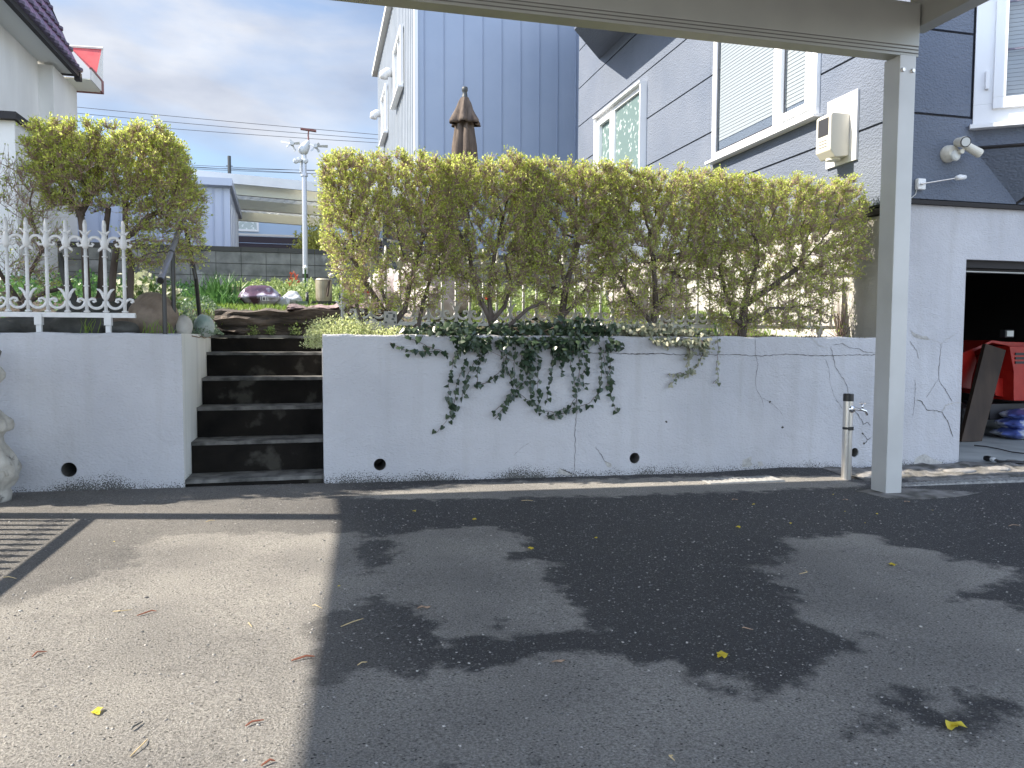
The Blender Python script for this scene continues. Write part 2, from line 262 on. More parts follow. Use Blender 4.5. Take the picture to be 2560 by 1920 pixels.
class MB:
    def __init__(s): s.bm = bmesh.new()
    def poly(s, pts):
        try: return s.bm.faces.new([s.bm.verts.new(p) for p in pts])
        except ValueError: return None
    def hexa(s, c):
        v = [s.bm.verts.new(p) for p in c]
        for f in ((0, 3, 2, 1), (4, 5, 6, 7), (0, 1, 5, 4), (1, 2, 6, 5), (2, 3, 7, 6), (3, 0, 4, 7)): s.bm.faces.new([v[i] for i in f])
        return s
    def box(s, x0, x1, y0, y1, z0, z1):
        return s.hexa([(x0, y0, z0), (x1, y0, z0), (x1, y1, z0), (x0, y1, z0), (x0, y0, z1), (x1, y0, z1), (x1, y1, z1), (x0, y1, z1)])
    def obox(s, c, size, rot):
        h = Vector(size)/2; c = Vector(c)
        cs = [(-1, -1, -1), (1, -1, -1), (1, 1, -1), (-1, 1, -1), (-1, -1, 1), (1, -1, 1), (1, 1, 1), (-1, 1, 1)]
        return s.hexa([c + rot @ Vector((a*h.x, b*h.y, d*h.z)) for a, b, d in cs])
    def tube(s, pts, rad, n=8, caps=True, flat=1.0):
        pts = [Vector(p) for p in pts]
        if not hasattr(rad, '__len__'): rad = [rad]*len(pts)
        prev = None; rings = []
        up = None
        for i, p in enumerate(pts):
            d = (pts[min(i+1, len(pts)-1)]-pts[max(i-1, 0)])
            d = d.normalized() if d.length > 1e-9 else Vector((0, 0, 1))
            if up is None: up = Vector((0, 1, 0)) if abs(d.y) < 0.9 else Vector((1, 0, 0))
            a = d.cross(up); a = a.normalized() if a.length > 1e-6 else Vector((1, 0, 0)); b = a.cross(d).normalized(); up = b
            rings.append([s.bm.verts.new(p + (a*math.cos(2*math.pi*k/n) + b*math.sin(2*math.pi*k/n)*flat)*rad[i]) for k in range(n)])
        for r0, r1 in zip(rings, rings[1:]):
            for k in range(n): s.bm.faces.new([r0[k], r0[(k+1) % n], r1[(k+1) % n], r1[k]])
        if caps: s.bm.faces.new(rings[0][::-1]); s.bm.faces.new(rings[-1])
        return s
    def lathe(s, prof, c, n=20, axis='Z', mod=None, caps=True):
        rings = []
        for j, (r, h) in enumerate(prof):
            ring = []
            for k in range(n):
                a = 2*math.pi*k/n; rr = r*(mod(a, j) if mod else 1)
                x, y = rr*math.cos(a), rr*math.sin(a)
                p = {'Z': (x, y, h), 'Y': (x, h, y), 'X': (h, x, y)}[axis]
                ring.append(s.bm.verts.new(Vector(c)+Vector(p)))
            rings.append(ring)
        for r0, r1 in zip(rings, rings[1:]):
            for k in range(n): s.bm.faces.new([r0[k], r0[(k+1) % n], r1[(k+1) % n], r1[k]])
        if caps: s.bm.faces.new(rings[0][::-1]); s.bm.faces.new(rings[-1])
        return s
    def prism(s, pts, d):
        d = Vector(d); a = [s.bm.verts.new(p) for p in pts]; b = [s.bm.verts.new(Vector(p)+d) for p in pts]
        s.bm.faces.new(a[::-1]); s.bm.faces.new(b); n = len(pts)
        for i in range(n): s.bm.faces.new([a[i], a[(i+1) % n], b[(i+1) % n], b[i]])
        return s
    def build(s, name, mat, parent=None, smooth=False, bevel=0.0, origin=None):
        bmesh.ops.recalc_face_normals(s.bm, faces=s.bm.faces[:])
        if bevel > 0: bmesh.ops.bevel(s.bm, geom=s.bm.edges[:], offset=bevel, segments=2, affect='EDGES', profile=0.6)
        me = bpy.data.meshes.new(name); s.bm.to_mesh(me); s.bm.free()
        if smooth:
            me.polygons.foreach_set('use_smooth', [True]*len(me.polygons))
        me.materials.append(mat)
        o = _link(name, me, parent, origin)
        return o
def npmesh(name, V, F, mat, parent=None, origin=None, smooth=False):
    """V (n,3); F list of (m,k) index arrays"""
    V = np.asarray(V, dtype=np.float32).reshape(-1, 3)
    me = bpy.data.meshes.new(name); me.vertices.add(len(V)); me.vertices.foreach_set('co', V.ravel())
    F = F if isinstance(F, list) else [F]
    idx = np.concatenate([f.ravel() for f in F]).astype(np.int32)
    tot = np.concatenate([np.full(len(f), f.shape[1], dtype=np.int32) for f in F])
    st = np.concatenate([[0], np.cumsum(tot)[:-1]]).astype(np.int32)
    me.loops.add(len(idx)); me.loops.foreach_set('vertex_index', idx)
    me.polygons.add(len(tot)); me.polygons.foreach_set('loop_start', st); me.polygons.foreach_set('loop_total', tot)
    if smooth: me.polygons.foreach_set('use_smooth', [True]*len(tot))
    me.update(calc_edges=True); me.validate(); me.materials.append(mat)
    return _link(name, me, parent, origin)
def copy_tree(o, parent=None):
    c = o.copy(); COL.objects.link(c)
    if parent is not None: c.parent = parent
    for ch in list(o.children): copy_tree(ch, c)
    return c
def structure(o): o['kind'] = 'structure'; return o
def norm(a): return a/np.maximum(np.linalg.norm(a, axis=-1, keepdims=True), 1e-9)
def frames(d, r=None):
    """two unit vectors perpendicular to unit directions d"""
    r = rng.normal(size=d.shape) if r is None else r
    a = norm(np.cross(d, r)); b = np.cross(d, a); return a, b
def leaves_geo(P, D, Ln, Wd):
    """rhombic leaves at P pointing along D"""
    a, b = frames(D); n = len(P); Ln = Ln[:, None]; Wd = Wd[:, None]
    m = P + D*Ln*0.5 + b*Ln*0.08
    V = np.stack([P, m+a*Wd/2, P+D*Ln, m-a*Wd/2], 1)
    F = np.arange(n*4).reshape(n, 4); return V.reshape(-1, 3), F
def tubes_geo(P0, P1, R0, R1, k=3):
    d = norm(P1-P0); a, b = frames(d, np.tile([[0.31, 0.77, 0.52]], (len(d), 1)))
    ang = 2*math.pi*np.arange(k)/k; ca, sa = np.cos(ang), np.sin(ang)
    off = a[:, None]*ca[None, :, None] + b[:, None]*sa[None, :, None]
    V = np.concatenate([P0[:, None]+off*R0[:, None, None], P1[:, None]+off*R1[:, None, None]], 1)
    n = len(P0); base = (np.arange(n)*2*k)[:, None]; F = []
    for j in range(k):
        F.append(base + np.array([[j, (j+1) % k, k+(j+1) % k, k+j]]))
    return V.reshape(-1, 3), np.concatenate(F)
# ================================================================== THE GROUND
def zgc(x): return -0.0125*np.clip(x, -7, 9)
z6 = lambda x, y: (x/2.304, 1200+y/2.304)
z7 = lambda x, y: (800+x/2.304, 1200+y/2.304)
z8 = lambda x, y: (1660+x/2.304, 1200+y/2.304)
wet_polys = [
    # damp band along the wall with its tongue to the lower right
    [(-900, 1190), (900, 1190), (2900, 1150), (2900, 1560)] + [z8(*p) for p in [(2074, 765), (1960, 692), (1650, 700), (1800, 610), (2040, 580), (1990, 505), (1610, 460), (1590, 420), (1290, 375), (1200, 320), (1120, 315), (900, 340), (700, 340), (780, 430), (640, 500), (550, 520), (720, 600), (830, 640), (720, 660), (830, 700), (780, 740), (880, 820), (1000, 880), (1160, 880), (1370, 790), (1180, 920), (1100, 990), (960, 1045), (870, 1080), (880, 1130), (820, 1190), (720, 1235), (600, 1215), (480, 1150), (310, 1140), (330, 1160), (450, 1225), (540, 1270), (400, 1285), (300, 1240), (250, 1190), (130, 1160)]]
    + [z7(*p) for p in [(2000, 1090), (1950, 1075), (1800, 1040), (1650, 1010), (1500, 1005), (1330, 1010), (1200, 1050), (960, 1080), (830, 1100), (640, 1100), (560, 1150), (420, 1140), (250, 1110), (0, 1190), (-120, 1200), (-100, 900), (0, 765), (150, 750), (230, 690), (330, 655), (400, 690), (640, 740), (650, 870), (720, 930), (820, 885), (1010, 870), (1040, 800), (1100, 890), (1250, 870), (1360, 850), (1530, 855), (1490, 800), (1500, 730), (1420, 700), (1350, 620), (1300, 570), (1240, 512), (1370, 495), (1120, 462), (1060, 412), (1220, 405), (1160, 370), (1150, 300), (1040, 290), (960, 268), (800, 280), (540, 298), (430, 330)]]
    + [z7(*p) for p in [(230, 330), (170, 313), (0, 308)]] + [z6(*p) for p in [(1850, 312), (1500, 312), (1100, 318), (880, 350), (760, 410), (840, 480), (500, 560), (300, 640), (-100, 760), (-900, 900)]],
    [z7(*p) for p in [(230, 332), (180, 370), (220, 430), (235, 550), (310, 550), (380, 470), (460, 395), (430, 342)]],
    [z8(*p) for p in [(1340, 1255), (1400, 1232), (1480, 1245), (1540, 1270), (1470, 1300), (1380, 1295)]],
    [z8(*p) for p in [(1570, 1235), (1680, 1220), (1800, 1250), (1920, 1305), (1850, 1345), (1740, 1330), (1640, 1280)]],
    [z8(*p) for p in [(1490, 1350), (1600, 1345), (1700, 1365), (1780, 1395), (1750, 1440), (1620, 1425), (1530, 1390)]],
    [z8(*p) for p in [(1060, 1405), (1120, 1395), (1250, 1440), (1200, 1462), (1110, 1430)]],
    [z8(*p) for p in [(680, 1480), (760, 1462), (780, 1485), (720, 1500)]],
    [z7(*p) for p in [(1250, 1560), (1320, 1580), (1380, 1625), (1300, 1630)]],
    [z7(*p) for p in [(690, 1650), (800, 1640), (760, 1700), (700, 1700)]],
    [z6(*p) for p in [(1000, 1090), (1260, 1050), (1300, 1100), (1080, 1130)]],
]
def sdf(px, py, poly):
    P = np.array([(q.x, q.y) for q in (PG(u, v) for u, v in poly)]); A = P; B = np.roll(P, -1, 0)
    d = np.full(px.shape, 1e9); ins = np.zeros(px.shape, bool)
    for a, b in zip(A, B):
        e = b-a; wx, wy = px-a[0], py-a[1]; t = np.clip((wx*e[0]+wy*e[1])/max(e@e, 1e-12), 0, 1)
        d = np.minimum(d, np.hypot(wx-t*e[0], wy-t*e[1]))
        c = (a[1] > py) != (b[1] > py)
        if abs(e[1]) > 1e-12: ins ^= c & (px < a[0]+(py-a[1])*e[0]/e[1])
    return np.where(ins, d, -d)
gx = np.concatenate([[-300, -80, -25, -9], np.arange(-5, 8.6, 0.045), [12, 30, 90, 300]])
gy = np.concatenate([[-300, -60, -12, -2], np.arange(0.8, 6.25, 0.035), [8, 20, 60, 150, 400]])
GX, GY = np.meshgrid(gx, gy); W_ = np.full(GX.shape, -0.5)
for k, p in enumerate(wet_polys): W_ = np.maximum(W_, sdf(GX, GY, p)+(.05 if 2 <= k <= 5 else 0))
dry = [(880, 1243), (960, 1226), (1100, 1214), (1300, 1203), (1600, 1197), (1800, 1192), (2100, 1190), (2150, 1215), (1900, 1226), (1500, 1240), (1100, 1248)]  # dusty dry strip, cut where sun falls so the lit asphalt reads bright
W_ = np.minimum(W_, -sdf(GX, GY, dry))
W_ = np.where((GY > 5.85) & (GX > .1), np.maximum(W_, (GY-5.85)*2), W_)
W_ = np.clip(W_, -0.5, 0.5)
nx, ny = len(gx), len(gy)
ii = np.arange(nx*ny).reshape(ny, nx)
F = np.stack([ii[:-1, :-1], ii[:-1, 1:], ii[1:, 1:], ii[1:, :-1]], -1).reshape(-1, 4)
# black tar fillet swelling up towards the foot of the wall
swell = 0.035*np.clip((GY-5.72)/0.25, 0, 1)**2*np.clip(1-abs(GX-4.0)/0.9, 0, 1)
V = np.stack([GX, GY, zgc(GX)+swell], -1).reshape(-1, 3)
m = bpy.data.materials.new('asphalt'); m.use_nodes = True; t = m.node_tree; l = t.links.new; bs = t.nodes['Principled BSDF']
g = N(t, 'ShaderNodeNewGeometry'); at = N(t, 'ShaderNodeAttribute', attribute_name='wet')
nz = N(t, 'ShaderNodeTexNoise'); nz.inputs['Scale'].default_value = 7; nz.inputs['Detail'].default_value = 9; nz.inputs['Roughness'].default_value = 0.62; l(g.outputs['Position'], nz.inputs[0])
a = N(t, 'ShaderNodeMath', operation='MULTIPLY_ADD'); a.inputs[1].default_value = 0.42; a.inputs[2].default_value = -0.21; l(nz.outputs[0], a.inputs[0])
b = N(t, 'ShaderNodeMath', operation='ADD'); l(a.outputs[0], b.inputs[0]); l(at.outputs['Fac'], b.inputs[1])
wr = N(t, 'ShaderNodeMapRange'); wr.interpolation_type = 'SMOOTHSTEP'; wr.inputs['From Min'].default_value = -0.03; wr.inputs['From Max'].default_value = 0.06; l(b.outputs[0], wr.inputs[0])
# the damp dries towards the sunny side
sx = N(t, 'ShaderNodeSeparateXYZ'); l(g.outputs['Position'], sx.inputs[0])
mrx = N(t, 'ShaderNodeMapRange'); mrx.interpolation_type = 'SMOOTHSTEP'; mrx.inputs['From Min'].default_value = -0.25; mrx.inputs['From Max'].default_value = 0.5; mrx.inputs['To Min'].default_value = 0.42; mrx.inputs['To Max'].default_value = 0.93; l(sx.outputs[0], mrx.inputs[0])
wm = N(t, 'ShaderNodeMath', operation='MULTIPLY'); l(wr.outputs[0], wm.inputs[0]); l(mrx.outputs[0], wm.inputs[1])
big = N(t, 'ShaderNodeTexNoise'); big.inputs['Scale'].default_value = 1.1; big.inputs['Detail'].default_value = 6; l(g.outputs['Position'], big.inputs[0])
fine = N(t, 'ShaderNodeTexNoise'); fine.inputs['Scale'].default_value = 130; fine.inputs['Detail'].default_value = 5; fine.inputs['Roughness'].default_value = .7; l(g.outputs['Position'], fine.inputs[0])
rb = N(t, 'ShaderNodeValToRGB'); rb.color_ramp.elements[0].position = .35; rb.color_ramp.elements[1].position = .66; rb.color_ramp.elements[0].color = (.240, .229, .214, 1); rb.color_ramp.elements[1].color = (.380, .360, .328, 1); l(big.outputs[0], rb.inputs[0])
rf = N(t, 'ShaderNodeValToRGB'); rf.color_ramp.elements[0].position = .3; rf.color_ramp.elements[1].position = .7; rf.color_ramp.elements[0].color = (.30, .30, .30, 1); rf.color_ramp.elements[1].color = (1.65, 1.65, 1.65, 1); l(fine.outputs[0], rf.inputs[0])
mul = N(t, 'ShaderNodeMixRGB', blend_type='MULTIPLY'); mul.inputs[0].default_value = 1; l(rb.outputs[0], mul.inputs[1]); l(rf.outputs[0], mul.inputs[2])
wetc = N(t, 'ShaderNodeMixRGB', blend_type='MULTIPLY'); wetc.inputs[0].default_value = 1; wetc.inputs[1].default_value = (.037, .037, .041, 1); l(rf.outputs[0], wetc.inputs[2])
mw = N(t, 'ShaderNodeMixRGB'); l(wm.outputs[0], mw.inputs[0]); l(mul.outputs[0], mw.inputs[1]); l(wetc.outputs[0], mw.inputs[2])
# exposed aggregate: flat chips of several sizes
col = mw.outputs[0]; hts = []
for scl, thr, c, rad in ((34, .90, (.34, .33, .32, 1), .24), (60, .76, (.34, .33, .32, 1), .30), (120, .68, (.30, .295, .285, 1), .34), (75, .80, (.02, .02, .02, 1), .33)):
    mpv = N(t, 'ShaderNodeMapping'); mpv.inputs['Rotation'].default_value = (0, 0, scl); mpv.inputs['Scale'].default_value = (1, 1.25, 1)
    vo = N(t, 'ShaderNodeTexVoronoi'); vo.inputs['Scale'].default_value = scl; l(g.outputs['Position'], mpv.inputs[0]); l(mpv.outputs[0], vo.inputs['Vector'])
    sp = N(t, 'ShaderNodeSeparateColor'); l(vo.outputs['Color'], sp.inputs[0])
    gt = N(t, 'ShaderNodeMath', operation='GREATER_THAN'); gt.inputs[1].default_value = thr; l(sp.outputs[0], gt.inputs[0])
    # ragged edge
    nn = N(t, 'ShaderNodeMath', operation='MULTIPLY_ADD'); nn.inputs[1].default_value = .22; l(fine.outputs[0], nn.inputs[0]); l(vo.outputs['Distance'], nn.inputs[2])
    lt = N(t, 'ShaderNodeMath', operation='LESS_THAN'); lt.inputs[1].default_value = rad+.11; l(nn.outputs[0], lt.inputs[0])
    an = N(t, 'ShaderNodeMath', operation='MULTIPLY'); l(gt.outputs[0], an.inputs[0]); l(lt.outputs[0], an.inputs[1])
    a8 = N(t, 'ShaderNodeMath', operation='MULTIPLY'); l(an.outputs[0], a8.inputs[0]); l(sp.outputs[1], a8.inputs[1])
    mm = N(t, 'ShaderNodeMixRGB'); mm.inputs[2].default_value = c; l(a8.outputs[0], mm.inputs[0]); l(col, mm.inputs[1]); col = mm.outputs[0]
    if c[0] > .1: hts.append(a8.outputs[0])
l(col, bs.inputs['Base Color'])
rr = N(t, 'ShaderNodeMapRange'); rr.inputs['To Min'].default_value = .92; rr.inputs['To Max'].default_value = .62; l(wm.outputs[0], rr.inputs[0]); l(rr.outputs[0], bs.inputs['Roughness'])
bs.inputs['Specular IOR Level'].default_value = .35
h = N(t, 'ShaderNodeMath', operation='ADD'); l(hts[0], h.inputs[0]); l(hts[1], h.inputs[1])
h2 = N(t, 'ShaderNodeMath', operation='MULTIPLY_ADD'); h2.inputs[1].default_value = 2.0; l(fine.outputs[0], h2.inputs[0]); l(h.outputs[0], h2.inputs[2])
bp = N(t, 'ShaderNodeBump'); bp.inputs['Strength'].default_value = 1.0; bp.inputs['Distance'].default_value = .009; l(h2.outputs[0], bp.inputs['Height']); l(bp.outputs[0], bs.inputs['Normal'])
M_asph = m
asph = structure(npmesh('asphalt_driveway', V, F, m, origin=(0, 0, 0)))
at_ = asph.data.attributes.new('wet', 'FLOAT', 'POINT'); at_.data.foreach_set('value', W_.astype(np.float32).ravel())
asph['label'] = 'patchy damp asphalt driveway'

YW, ZT = 5.96, 1.13
# garden earth behind the wall, stepping round the stairwell
def hg(x, y):
    h = 1.10 + 0.30*sm((y-7.3)/1.3) + 0.36*sm((y-8.2)/5.0)
    if x > 5.0: h = 1.10+0.1*sm((y-7.3)/2)
    return h
gx2 = sorted(set([-300, -80, -25, -12] + [round(v, 3) for v in np.arange(-9, 5.15, 0.3)] + [-1.09, 0.16, 5.14, 12, 30, 90, 300]))
gy2 = sorted(set([6.12] + [round(v, 3) for v in np.arange(6.4, 15, 0.3)] + [7.95, 18, 25, 60, 150, 400]))
bm = MB(); vid = {}
for j, y in enumerate(gy2):
    for i, x in enumerate(gx2):
        z = hg(x, y) if y < 60 else 1.75
        vid[i, j] = bm.bm.verts.new((x, y, z - 0.015 + random.uniform(0, .03)*(abs(x) < 10 and y < 16)))
for j in range(len(gy2)-1):
    for i in range(len(gx2)-1):
        cx, cy = (gx2[i]+gx2[i+1])/2, (gy2[j]+gy2[j+1])/2
        if -1.09 < cx < 0.16 and cy < 7.95: continue
        if 5.14 < cx < 12 and cy < 15: continue
        bm.bm.faces.new([vid[i, j], vid[i+1, j], vid[i+1, j+1], vid[i, j+1]])
structure(bm.build('garden_ground', M_soil, origin=(0, 6, 1.1)))
# ================================================================== RETAINING WALLS
def wall_front(mb, x0, x1, z0, z1, y, holes, s=0.12):
    """front face with round drain holes really cut through it"""
    xs = x0
    for (cx, cz, r) in holes:
        mb.poly([(xs, y, z0), (cx-s, y, z0), (cx-s, y, z1), (xs, y, z1)])
        mb.poly([(cx-s, y, z0), (cx+s, y, z0), (cx+s, y, cz-s), (cx-s, y, cz-s)])
        mb.poly([(cx-s, y, cz+s), (cx+s, y, cz+s), (cx+s, y, z1), (cx-s, y, z1)])
        K = 24; inner = []; outer = []; back = []
        for k in range(K):
            a = 2*math.pi*k/K; c, q = math.cos(a), math.sin(a); mlt = s/max(abs(c), abs(q))
            inner.append(Vector((cx+r*c, y, cz+r*q))); outer.append(Vector((cx+mlt*c, y, cz+mlt*q))); back.append(Vector((cx+r*c, y+.10, cz+r*q)))
        for k in range(K):
            k2 = (k+1) % K
            mb.poly([inner[k], inner[k2], outer[k2], outer[k]]); mb.poly([inner[k2], inner[k], back[k], back[k2]])
        xs = cx+s
    mb.poly([(xs, y, z0), (x1, y, z0), (x1, y, z1), (xs, y, z1)])
def drains(holes, parent):
    for cx, cz, r in holes:
        mb = MB(); K = 20
        ring = lambda rr, yy: [Vector((cx+rr*math.cos(2*math.pi*k/K), yy, cz+rr*math.sin(2*math.pi*k/K))) for k in range(K)]
        a_, b_ = ring(r*.98, YW+.012), ring(r*.98, YW+.34)
        for k in range(K): mb.poly([a_[(k+1) % K], a_[k], b_[k], b_[(k+1) % K]])
        mb.poly(b_[::-1]); mb.build('drain_pipe', M_alu_dark, parent, smooth=False)
def ribbon(mb, pts, w_, y, jag=0.25):
    """thin crack on the wall plane; pts are (x,z)"""
    P = []
    for (a_, b_) in zip(pts, pts[1:]):
        n = max(2, int(math.hypot(b_[0]-a_[0], b_[1]-a_[1])/0.02))
        for k in range(n): f_ = k/n; P.append((a_[0]+(b_[0]-a_[0])*f_+random.uniform(-1, 1)*.004, a_[1]+(b_[1]-a_[1])*f_+random.uniform(-1, 1)*.004))
    P.append(pts[-1]); ws = [w_*random.uniform(1-jag*2, 1+jag*2)*(0.3 if i in (0, len(P)-1) else 1) for i in range(len(P))]
    for i in range(len(P)-1):
        dx, dz = P[i+1][0]-P[i][0], P[i+1][1]-P[i][1]; ln = math.hypot(dx, dz) or 1; nx_, nz_ = -dz/ln, dx/ln
        mb.poly([(P[i][0]-nx_*ws[i], y, P[i][1]-nz_*ws[i]), (P[i+1][0]-nx_*ws[i+1], y, P[i+1][1]-nz_*ws[i+1]), (P[i+1][0]+nx_*ws[i+1], y, P[i+1][1]+nz_*ws[i+1]), (P[i][0]+nx_*ws[i], y, P[i][1]+nz_*ws[i])])
q3 = lambda x, y: (780+x/2.572, 780+y/2.572)
q4 = lambda x, y: (1540+x/2.9105, 780+y/2.9105)
q5 = lambda x, y: (2150+x/2.2415, 500+y/2.2415)
def onwall(pts, fn): return [(p.x, p.z) for p in (PY(*fn(*q), YW) for q in pts)]
def crack(parent, pts, fn, wd=.0022, mat=None):
    mb = MB(); ribbon(mb, onwall(pts, fn), wd*.75, YW-.003); return mb.build('crack', mat or M_crack, parent)
def scar(parent, pts, fn, mat=None):
    P = onwall(pts, fn); mb = MB(); c = (sum(p[0] for p in P)/len(P), sum(p[1] for p in P)/len(P))
    for i in range(len(P)):
        a_, b_ = P[i], P[(i+1) % len(P)]
        mid = ((a_[0]+b_[0])/2+random.uniform(-.006, .006), (a_[1]+b_[1])/2+random.uniform(-.006, .006))
        for s_, e_ in ((a_, mid), (mid, b_)): mb.poly([(c[0], YW-.004, c[1]), (s_[0], YW-.002, s_[1]), (e_[0], YW-.002, e_[1])])
    return mb.build('plaster_scar', mat or M_scar, parent)
def cap(mb, x0, x1, y0, y1, z, n=0):
    """slightly uneven top edge with a rounded arris"""
    n = max(2, int((x1-x0)/0.06)); r = .014
    zs = [z + .004*math.sin(i*.7)+random.uniform(-.0035, .0035) for i in range(n+1)]
    for i in range(n):
        xa, xb = x0+(x1-x0)*i/n, x0+(x1-x0)*(i+1)/n; a_, b_ = zs[i], zs[i+1]
        rows = [(y0, -r), (y0+r*.3, -r*.3), (y0+r, 0), (y1, 0)]
        for (ya, da), (yb, db) in zip(rows, rows[1:]): mb.poly([(xa, ya, a_+da if da > -r else z-r), (xb, ya, b_+da if da > -r else z-r), (xb, yb, b_+db), (xa, yb, a_+db)])
XL0, XL1 = -9.0, -0.955
hl = [(-1.71, .17, .052)]
wl = empty('retaining_wall', (-3.5, YW, 0), 'short white stucco retaining wall left of the dark steps, one drain hole', 'retaining wall')
mb = MB(); wall_front(mb, XL0, XL1, -.2, ZT-.014, YW, hl); cap(mb, XL0, XL1, YW, YW+.20, ZT); mb.poly([(XL0, YW+.2, ZT), (XL1, YW+.2, ZT), (XL1, YW+.2, .8), (XL0, YW+.2, .8)])
mb.build('wall_face', M_wall, wl); drains(hl, wl)
mb = MB()
mb.poly([(XL1, YW, -.2), (XL1, 7.75, -.2), (XL1, 7.75, ZT), (XL1, YW, ZT)]); mb.poly([(XL1, YW+.205, ZT-.001), (XL1, 7.75, ZT), (XL1-.14, 7.75, ZT), (XL1-.14, YW+.205, ZT-.001)]); mb.poly([(XL1-.14, YW+.205, ZT), (XL1-.14, 7.75, ZT), (XL1-.14, 7.75, .7), (XL1-.14, YW+.205, .7)])
o = mb.build('stair_cheek', M_cheek, wl); o['label'] = 'stair side of the wall, coloured paler and warmer for bounced light'
mb = MB()
for k in range(10): x = XL1-.01; y = YW+.1+random.uniform(0, 1.2)
for q in [[(1810, 150), (1850, 158), (1880, 165), (1900, 150), (1925, 170), (1960, 160), (1995, 170)]]:
    P = [PX(u/3.77, 800+v/3.77, XL1+.003) for u, v in q]
    for a_, b_ in zip(P, P[1:]): mb.tube([a_, b_], .004, 4)
mb.build('stain', pm('rusty_stain', (0.30, 0.20, 0.12)), wl)

XR0, XR1 = 0.03, 5.15
hr = [(.45, .13, .047), (2.56, .11, .046), (4.70, .09, .042)]
wr_ = empty('retaining_wall', (2.6, YW, 0), 'long cracked white stucco retaining wall under the hedge with ivy trailing over it', 'retaining wall')
mb = MB(); wall_front(mb, XR0, XR1, -.25, ZT-.014, YW, hr); cap(mb, XR0, XR1, YW, YW+.20, ZT)
mb.poly([(XR0, YW, -.2), (XR0, YW, ZT-.01), (XR0, YW+.2, ZT), (XR0, 7.95, ZT), (XR0, 7.95, -.2)])
mb.poly([(XR0, YW+.205, ZT-.001), (XR0+.14, YW+.205, ZT-.001), (XR0+.14, 7.95, ZT), (XR0, 7.95, ZT)])
mb.poly([(XR0, YW+.2, ZT), (XR1, YW+.2, ZT), (XR1, YW+.2, .8), (XR0, YW+.2, .8)])
mb.build('wall_face', M_wall, wr_); drains(hr, wr_)
crack(wr_, [(1700, 262), (1850, 262), (1960, 266), (2080, 272), (2212, 268)], q3, .0030)
crack(wr_, [(0, 300), (150, 306), (300, 302), (520, 312), (640, 312), (900, 310), (985, 318), (1100, 318), (1230, 305), (1380, 315), (1560, 318), (1700, 312), (1890, 312)], q4, .0032)
crack(wr_, [(1015, 185), (1012, 300), (1030, 380), (1015, 490), (1020, 560), (1060, 630), (1075, 690)], q4, .0016)
crack(wr_, [(1060, 625), (1120, 655), (1180, 710), (1215, 750)], q4, .0012)
crack(wr_, [(1560, 250), (1580, 320), (1590, 390), (1640, 470), (1680, 530), (1690, 595)], q4, .0022)
crack(wr_, [(1520, 340), (1550, 420), (1555, 520), (1590, 620), (1650, 710)], q4, .0014)
crack(wr_, [(1420, 185), (1480, 245), (1540, 262)], q4, .004, M_scar); crack(wr_, [(1570, 240), (1650, 232), (1700, 262), (1770, 268), (1800, 290), (1885, 298)], q4, .0022)
crack(wr_, [(1740, 720), (1775, 770), (1800, 815), (1830, 800), (1850, 830)], q4, .0035)
crack(wr_, [(1790, 880), (1830, 930), (1860, 905)], q4, .003); crack(wr_, [(1830, 930), (1800, 970)], q4, .003)
crack(wr_, [(1710, 280), (1720, 350), (1712, 430), (1700, 520), (1705, 620), (1690, 760), (1692, 900), (1683, 1050)], q3, .0020)
crack(wr_, [(1820, 865), (1860, 920), (1880, 960), (1915, 975)], q3, .0025)
crack(wr_, [(1300, 920), (1350, 870), (1400, 840)], q3, .0008)
scar(wr_, [(920, 1075), (960, 1060), (985, 1053), (980, 1090), (992, 1115), (960, 1128), (910, 1130)], q4)
scar(wr_, [(1030, 1090), (1055, 1085), (1075, 1118), (1040, 1125)], q4)
scar(wr_, [(1590, 1005), (1620, 1015), (1650, 1035), (1680, 1045), (1640, 1052), (1575, 1040)], q3); crack(wr_, [(1590, 1003), (1625, 1020), (1680, 1045)], q3, .005)
scar(wr_, [(1880, 955), (1920, 970), (1925, 1000), (1895, 990)], q3)
for c_ in [(365, 797), (1795, 885), (1120, 655), (1210, 838), (1805, 955)]:
    scar(wr_, [(c_[0]-9, c_[1]), (c_[0], c_[1]-8), (c_[0]+10, c_[1]), (c_[0], c_[1]+9)], q4, M_crack)
# ================================================================== STEPS
st = empty('garden_steps', (-.46, 6.0, 0), 'flight of six dark weathered stone steps between the two white walls', 'steps')
tz = [.06, .30, .54, .765, .975, 1.125]; ty = [5.985+.305*k for k in range(6)]
def rough_box(x0, x1, y0, y1, z0, z1, mat, name, parent, seg=.08, amp=.006):
    mb = MB(); mb.box(x0, x1, y0, y1, z0, z1)
    n = int((x1-x0)/seg)
    for i in range(1, n):
        x = x0+(x1-x0)*i/n; bmesh.ops.bisect_plane(mb.bm, geom=mb.bm.verts[:]+mb.bm.edges[:]+mb.bm.faces[:], plane_co=(x, 0, 0), plane_no=(1, 0, 0))
    for v in mb.bm.verts:
        if v.co.y < y0+1e-4: v.co.y += random.uniform(-amp, amp); v.co.z += random.uniform(-amp, amp)*.7*(v.co.z > (z0+z1)/2)
    return mb.build(name, mat, parent)
for k in range(6):
    zb = -.15 if k == 0 else tz[k-1]-.02
    y1 = (ty[k+1] if k < 5 else 7.75)+.03
    s_ = rough_box(-.953, .028, ty[k], y1, zb, tz[k]-.028, M_step, 'riser', st)
    rough_box(-.954, .029, ty[k]-.006, y1, tz[k]-.026, tz[k], M_tread, 'tread', st, amp=.004)
mb = MB()
rng2 = random.Random(3)
cx_, cy_, cz_ = -.07, ty[2]+.12, tz[2]
c0 = PZ(440+1000/3.19, 720+905/3.19, tz[2])
